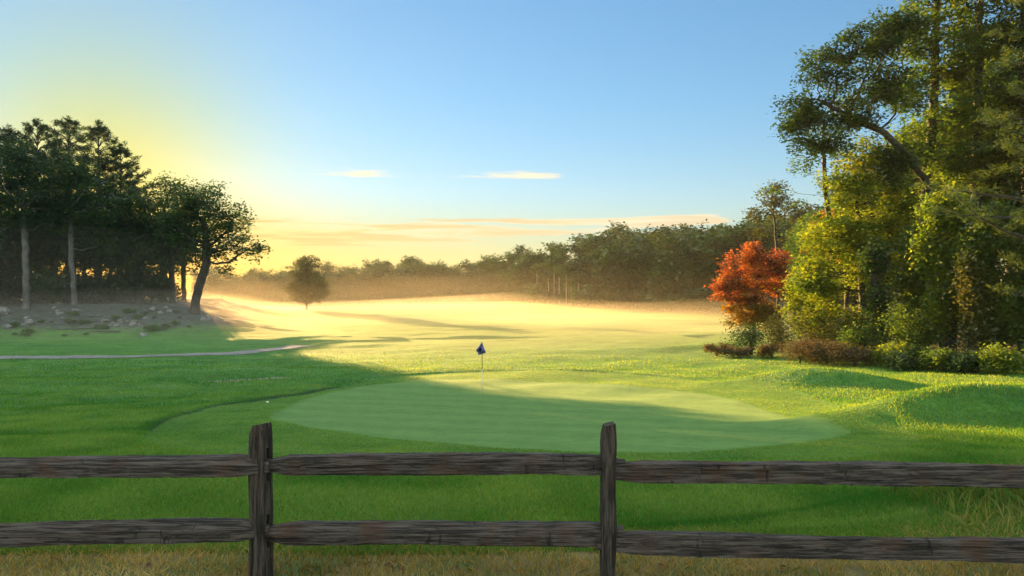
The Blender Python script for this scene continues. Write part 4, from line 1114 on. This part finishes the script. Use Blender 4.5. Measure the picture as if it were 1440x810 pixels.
def turf_blades(n, y0, y1, seed):
    """Grass thinning out with distance while its tufts widen, off the putting green."""
    r2 = np.random.default_rng(seed)
    u = r2.uniform(0, 1, n); y = (y0 ** -0.6 + u * (y1 ** -0.6 - y0 ** -0.6)) ** (-1 / 0.6)
    x = r2.uniform(-1, 1, n) * (0.74 * y + 2.4)
    sg_, sf_ = sdf_poly(x, y, GREEN), sdf_poly(x, y, FRINGE)
    pth = dist_line(x, y, path[::6])
    ok = (sg_ > 0.08) & (pth > 1.0) & (bank_mask(x, y) < 0.12) & (x < np.interp(y, [20, 35, 50, 62], [30, 24, 16.5, 22])) & (r2.uniform(0, 1, n) > sstep(30, y1, y))
    x, y, sf_ = x[ok], y[ok], sf_[ok]; n = len(x)
    z = ground(x, y) + 0.05 * sstep(0.0, 0.25, sf_) * sstep(6, 9, y) * (1 - sstep(40, 50, y))
    short = sf_ < 0.03
    h = r2.uniform(0.028, 0.07, n) * np.where(short, 0.45, 1.0) * (1 + 0.012 * y)
    a, b_ = r2.uniform(0, 6.28, n), r2.uniform(0, 6.28, n); l = np.abs(r2.normal(0, 0.55, n)) + 0.1
    ww = 0.0065 * (y / 7) ** 0.85 * r2.uniform(0.6, 1.3, n)
    B = np.column_stack([x, y, z - 0.008])
    side = np.column_stack([np.cos(a), np.sin(a), np.zeros(n)]) * ww[:, None]
    dl = np.column_stack([np.cos(b_) * l * h, np.sin(b_) * l * h, h])
    mid = B + dl * np.array([0.35, 0.35, 0.6])
    V = np.stack([B - side * 0.5, B + side * 0.5, mid + side * 0.42, B + dl, mid - side * 0.42], 1)
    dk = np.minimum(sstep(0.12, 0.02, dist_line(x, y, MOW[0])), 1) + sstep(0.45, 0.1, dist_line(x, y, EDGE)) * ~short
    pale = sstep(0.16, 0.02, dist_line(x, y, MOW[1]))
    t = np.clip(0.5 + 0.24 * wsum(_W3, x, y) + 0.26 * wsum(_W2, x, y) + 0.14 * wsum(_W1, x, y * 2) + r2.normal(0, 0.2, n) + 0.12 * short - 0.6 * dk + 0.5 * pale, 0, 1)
    return V, t, np.clip(r2.normal(0.06, 0.12, n), 0, 1)
sets = [blades(42000, (-5.2, 5.2), (4.5, 6.6), (0.03, 0.085), 0.006, dryf, lambda x, y, r2: (wsum(_W3, x * 2.3, y * 2.3 + 3) < 1.35), 0.7, 1),
        turf_blades(680000, 5.9, 62.0, 2),
        blades(14000, (3.9, 6.8), (6.1, 8.1), (0.09, 0.26), 0.006, 0.45, lambda x, y, r2: r2.uniform(0, 1, len(x)) < 1.2 * gauss(x, y, 5.05, 7.05, 0.62, 0.5), 0.8, 5)]
V = np.concatenate([s_[0] for s_ in sets]); t = np.concatenate([s_[1] for s_ in sets]); d = np.concatenate([s_[2] for s_ in sets])
n = len(V)
BM, nt, out = new_mat('grass_blade'); b = NB(nt)
c = b.mix(b.attr('tint'), (0.045, 0.215, 0.034), (0.150, 0.350, 0.070))
dc = b.ramp(b.attr('tint'), [(0, (0.14, 0.11, 0.04)), (0.5, (0.38, 0.31, 0.12)), (1, (0.58, 0.50, 0.26))])
c = b.mix(b.attr('dryness'), c, dc)
df = b.n('ShaderNodeBsdfDiffuse'); b.put(df.inputs[0], c); tr = b.n('ShaderNodeBsdfTranslucent'); b.put(tr.inputs[0], b.mix(1.0, c, (1.9, 1.16, 0.32), 'MULTIPLY'))
mx = b.n('ShaderNodeMixShader'); mx.inputs[0].default_value = 0.44; nt.links.new(df.outputs[0], mx.inputs[1]); nt.links.new(tr.outputs[0], mx.inputs[2]); nt.links.new(mx.outputs[0], out.inputs[0])
tag(link('grass', mesh_np('grass', V.reshape(-1, 3), [np.arange(n * 5).reshape(-1, 5)], {'tint': ('FACE', t), 'dryness': ('FACE', d)}), BM), kind='stuff')
# a few fallen leaves
LM = plain('fallen_leaf_red', (0.11, 0.045, 0.025), 0.7)
n8 = 10; th = np.linspace(0, 2 * math.pi, n8, endpoint=False); rr = 0.022 * (1 + 0.35 * np.cos(5 * th))
lv = np.column_stack([np.cos(th) * rr, np.sin(th) * rr * 1.2, 0.012 * np.cos(2 * th)]); lv = np.vstack([lv, [[0, 0, 0.004]]])
lm = mesh_np('fallen_leaf', lv, [np.stack([np.arange(n8), (np.arange(n8) + 1) % n8, np.full(n8, n8)], 1)]); lm.materials.append(LM)
for k, (px, py) in enumerate([(553, 803), (566, 806), (545, 799), (640, 804), (930, 800), (210, 798), (1100, 803)]):
    x, y = at(px, py); o = bpy.data.objects.new('fallen_leaf', lm); COL.objects.link(o)
    o.location = (x, y, gz(x, y) + 0.03); o.rotation_euler = (0.4 * math.sin(k * 3), 0.5 * math.cos(k * 2), k * 1.3)
    tag(o, 'small reddish fallen leaf on the dry grass below the fence', 'leaf', 'fallen leaves below the fence')

# ================================================================== air: even haze, and the ground mist lying on the field
def vol_mat(name, density, color=(1, 1, 1), aniso=0.6):
    m, nt, out = new_mat(name)
    v = nt.nodes.new('ShaderNodeVolumePrincipled')
    v.inputs['Density'].default_value = density; v.inputs['Anisotropy'].default_value = aniso
    v.inputs['Color'].default_value = (*color, 1)
    nt.links.new(v.outputs[0], out.inputs['Volume'])
    return m
bm = bmesh.new(); bmesh.ops.create_cube(bm, size=1.0)
bmesh.ops.scale(bm, vec=(1000, 720, 41), verts=bm.verts); bmesh.ops.translate(bm, vec=(0, 285, 16.5), verts=bm.verts)
hm = bpy.data.meshes.new('haze'); bm.to_mesh(hm); bm.free()
tag(link('haze', hm, vol_mat('air', 0.0001, (0.93, 0.96, 1.0), 0.4)), kind='stuff')

def mist_bank(name, cx, cy, rx, ry, h, density, seed, aniso=0.15, lump=0.5, nx=70, ny=90):
    """A closed lens of mist that lies on the ground and thins to nothing at its rim."""
    r_ = np.random.default_rng(seed)
    th = np.linspace(0, 2 * math.pi, nx, endpoint=False); rr = np.sqrt(np.linspace(0, 1, ny))[1:]
    wob = 1 + 0.10 * np.sin(3 * th + r_.uniform(0, 6)) + 0.07 * np.sin(5 * th + r_.uniform(0, 6))
    U = cx + rx * wob[None] * rr[:, None] * np.cos(th)[None]; Vv = cy + ry * wob[None] * rr[:, None] * np.sin(th)[None]
    k = r_.uniform(0, 6.28, (10, 3)); s = 0
    for a, p1, p2 in k:
        L = r_.uniform(14, 60); s = s + np.sin((U * math.cos(a) * 0.35 + Vv * math.sin(a)) * 6.28 / L + p1)
    s = s / math.sqrt(10)
    fall = (1 - rr ** 2)[:, None] ** 0.8
    gzv = ground(U, Vv)
    H = h * fall * np.clip(1 + lump * s, 0.1, 3)
    top = gzv + H; bot = gzv - 0.3 - 0.2 * fall
    top[-1] = gzv[-1] - 0.3; bot[-1] = gzv[-1] - 0.3
    m = len(rr)
    V = [np.array([[cx, cy, gz(cx, cy) + h], [cx, cy, gz(cx, cy) - 0.5]])]
    V.append(np.stack([U, Vv, top], 2).reshape(-1, 3)); V.append(np.stack([U, Vv, bot], 2)[:-1].reshape(-1, 3))
    V = np.concatenate(V)
    T = lambda i, j: 2 + i * nx + j
    B = lambda i, j: np.where(i == m - 1, 2 + i * nx + j, 2 + m * nx + i * nx + j)
    i, j = np.meshgrid(np.arange(m - 1), np.arange(nx), indexing='ij'); i, j = i.ravel(), j.ravel(); j2 = (j + 1) % nx
    F = [np.stack([T(i, j), T(i + 1, j), T(i + 1, j2), T(i, j2)], 1), np.stack([B(i, j), B(i, j2), B(i + 1, j2), B(i + 1, j)], 1)]
    jj = np.arange(nx); j2 = (jj + 1) % nx; z0 = np.zeros(nx, int)
    F.append(np.stack([z0, T(z0, jj), T(z0, j2)], 1)); F.append(np.stack([z0 + 1, B(z0, j2), B(z0, jj)], 1))
    return tag(link(name, mesh_np(name, V, F, smooth=False), vol_mat(name + '_air', density, (1.0, 0.86, 0.66), aniso)), kind='stuff')
mist_bank('mist', -5, 125, 95, 72, 2.4, 0.0034, 11)
mist_bank('mist', -5, 190, 150, 120, 8.0, 0.0006, 12, lump=0.3)
mist_bank('mist', -10, 95, 45, 40, 1.2, 0.004, 13, lump=0.8)
mist_bank('mist', -46, 80, 30, 15, 3.2, 0.009, 14, lump=0.4)
mist_bank('mist', 12, 84, 26, 9, 1.5, 0.006, 15, lump=0.9)
mist_bank('mist', -4, 108, 34, 10, 1.7, 0.006, 16, lump=0.9)
mist_bank('mist', 30, 128, 34, 13, 2.4, 0.005, 17, lump=0.8)
mist_bank('mist', -22, 150, 40, 14, 2.6, 0.005, 18, lump=0.8)
mist_bank('mist', 10, 195, 130, 56, 2.6, 0.0045, 19, lump=0.15)
mist_bank('mist', -52, 83, 34, 15, 9.0, 0.0028, 20, lump=0.25)
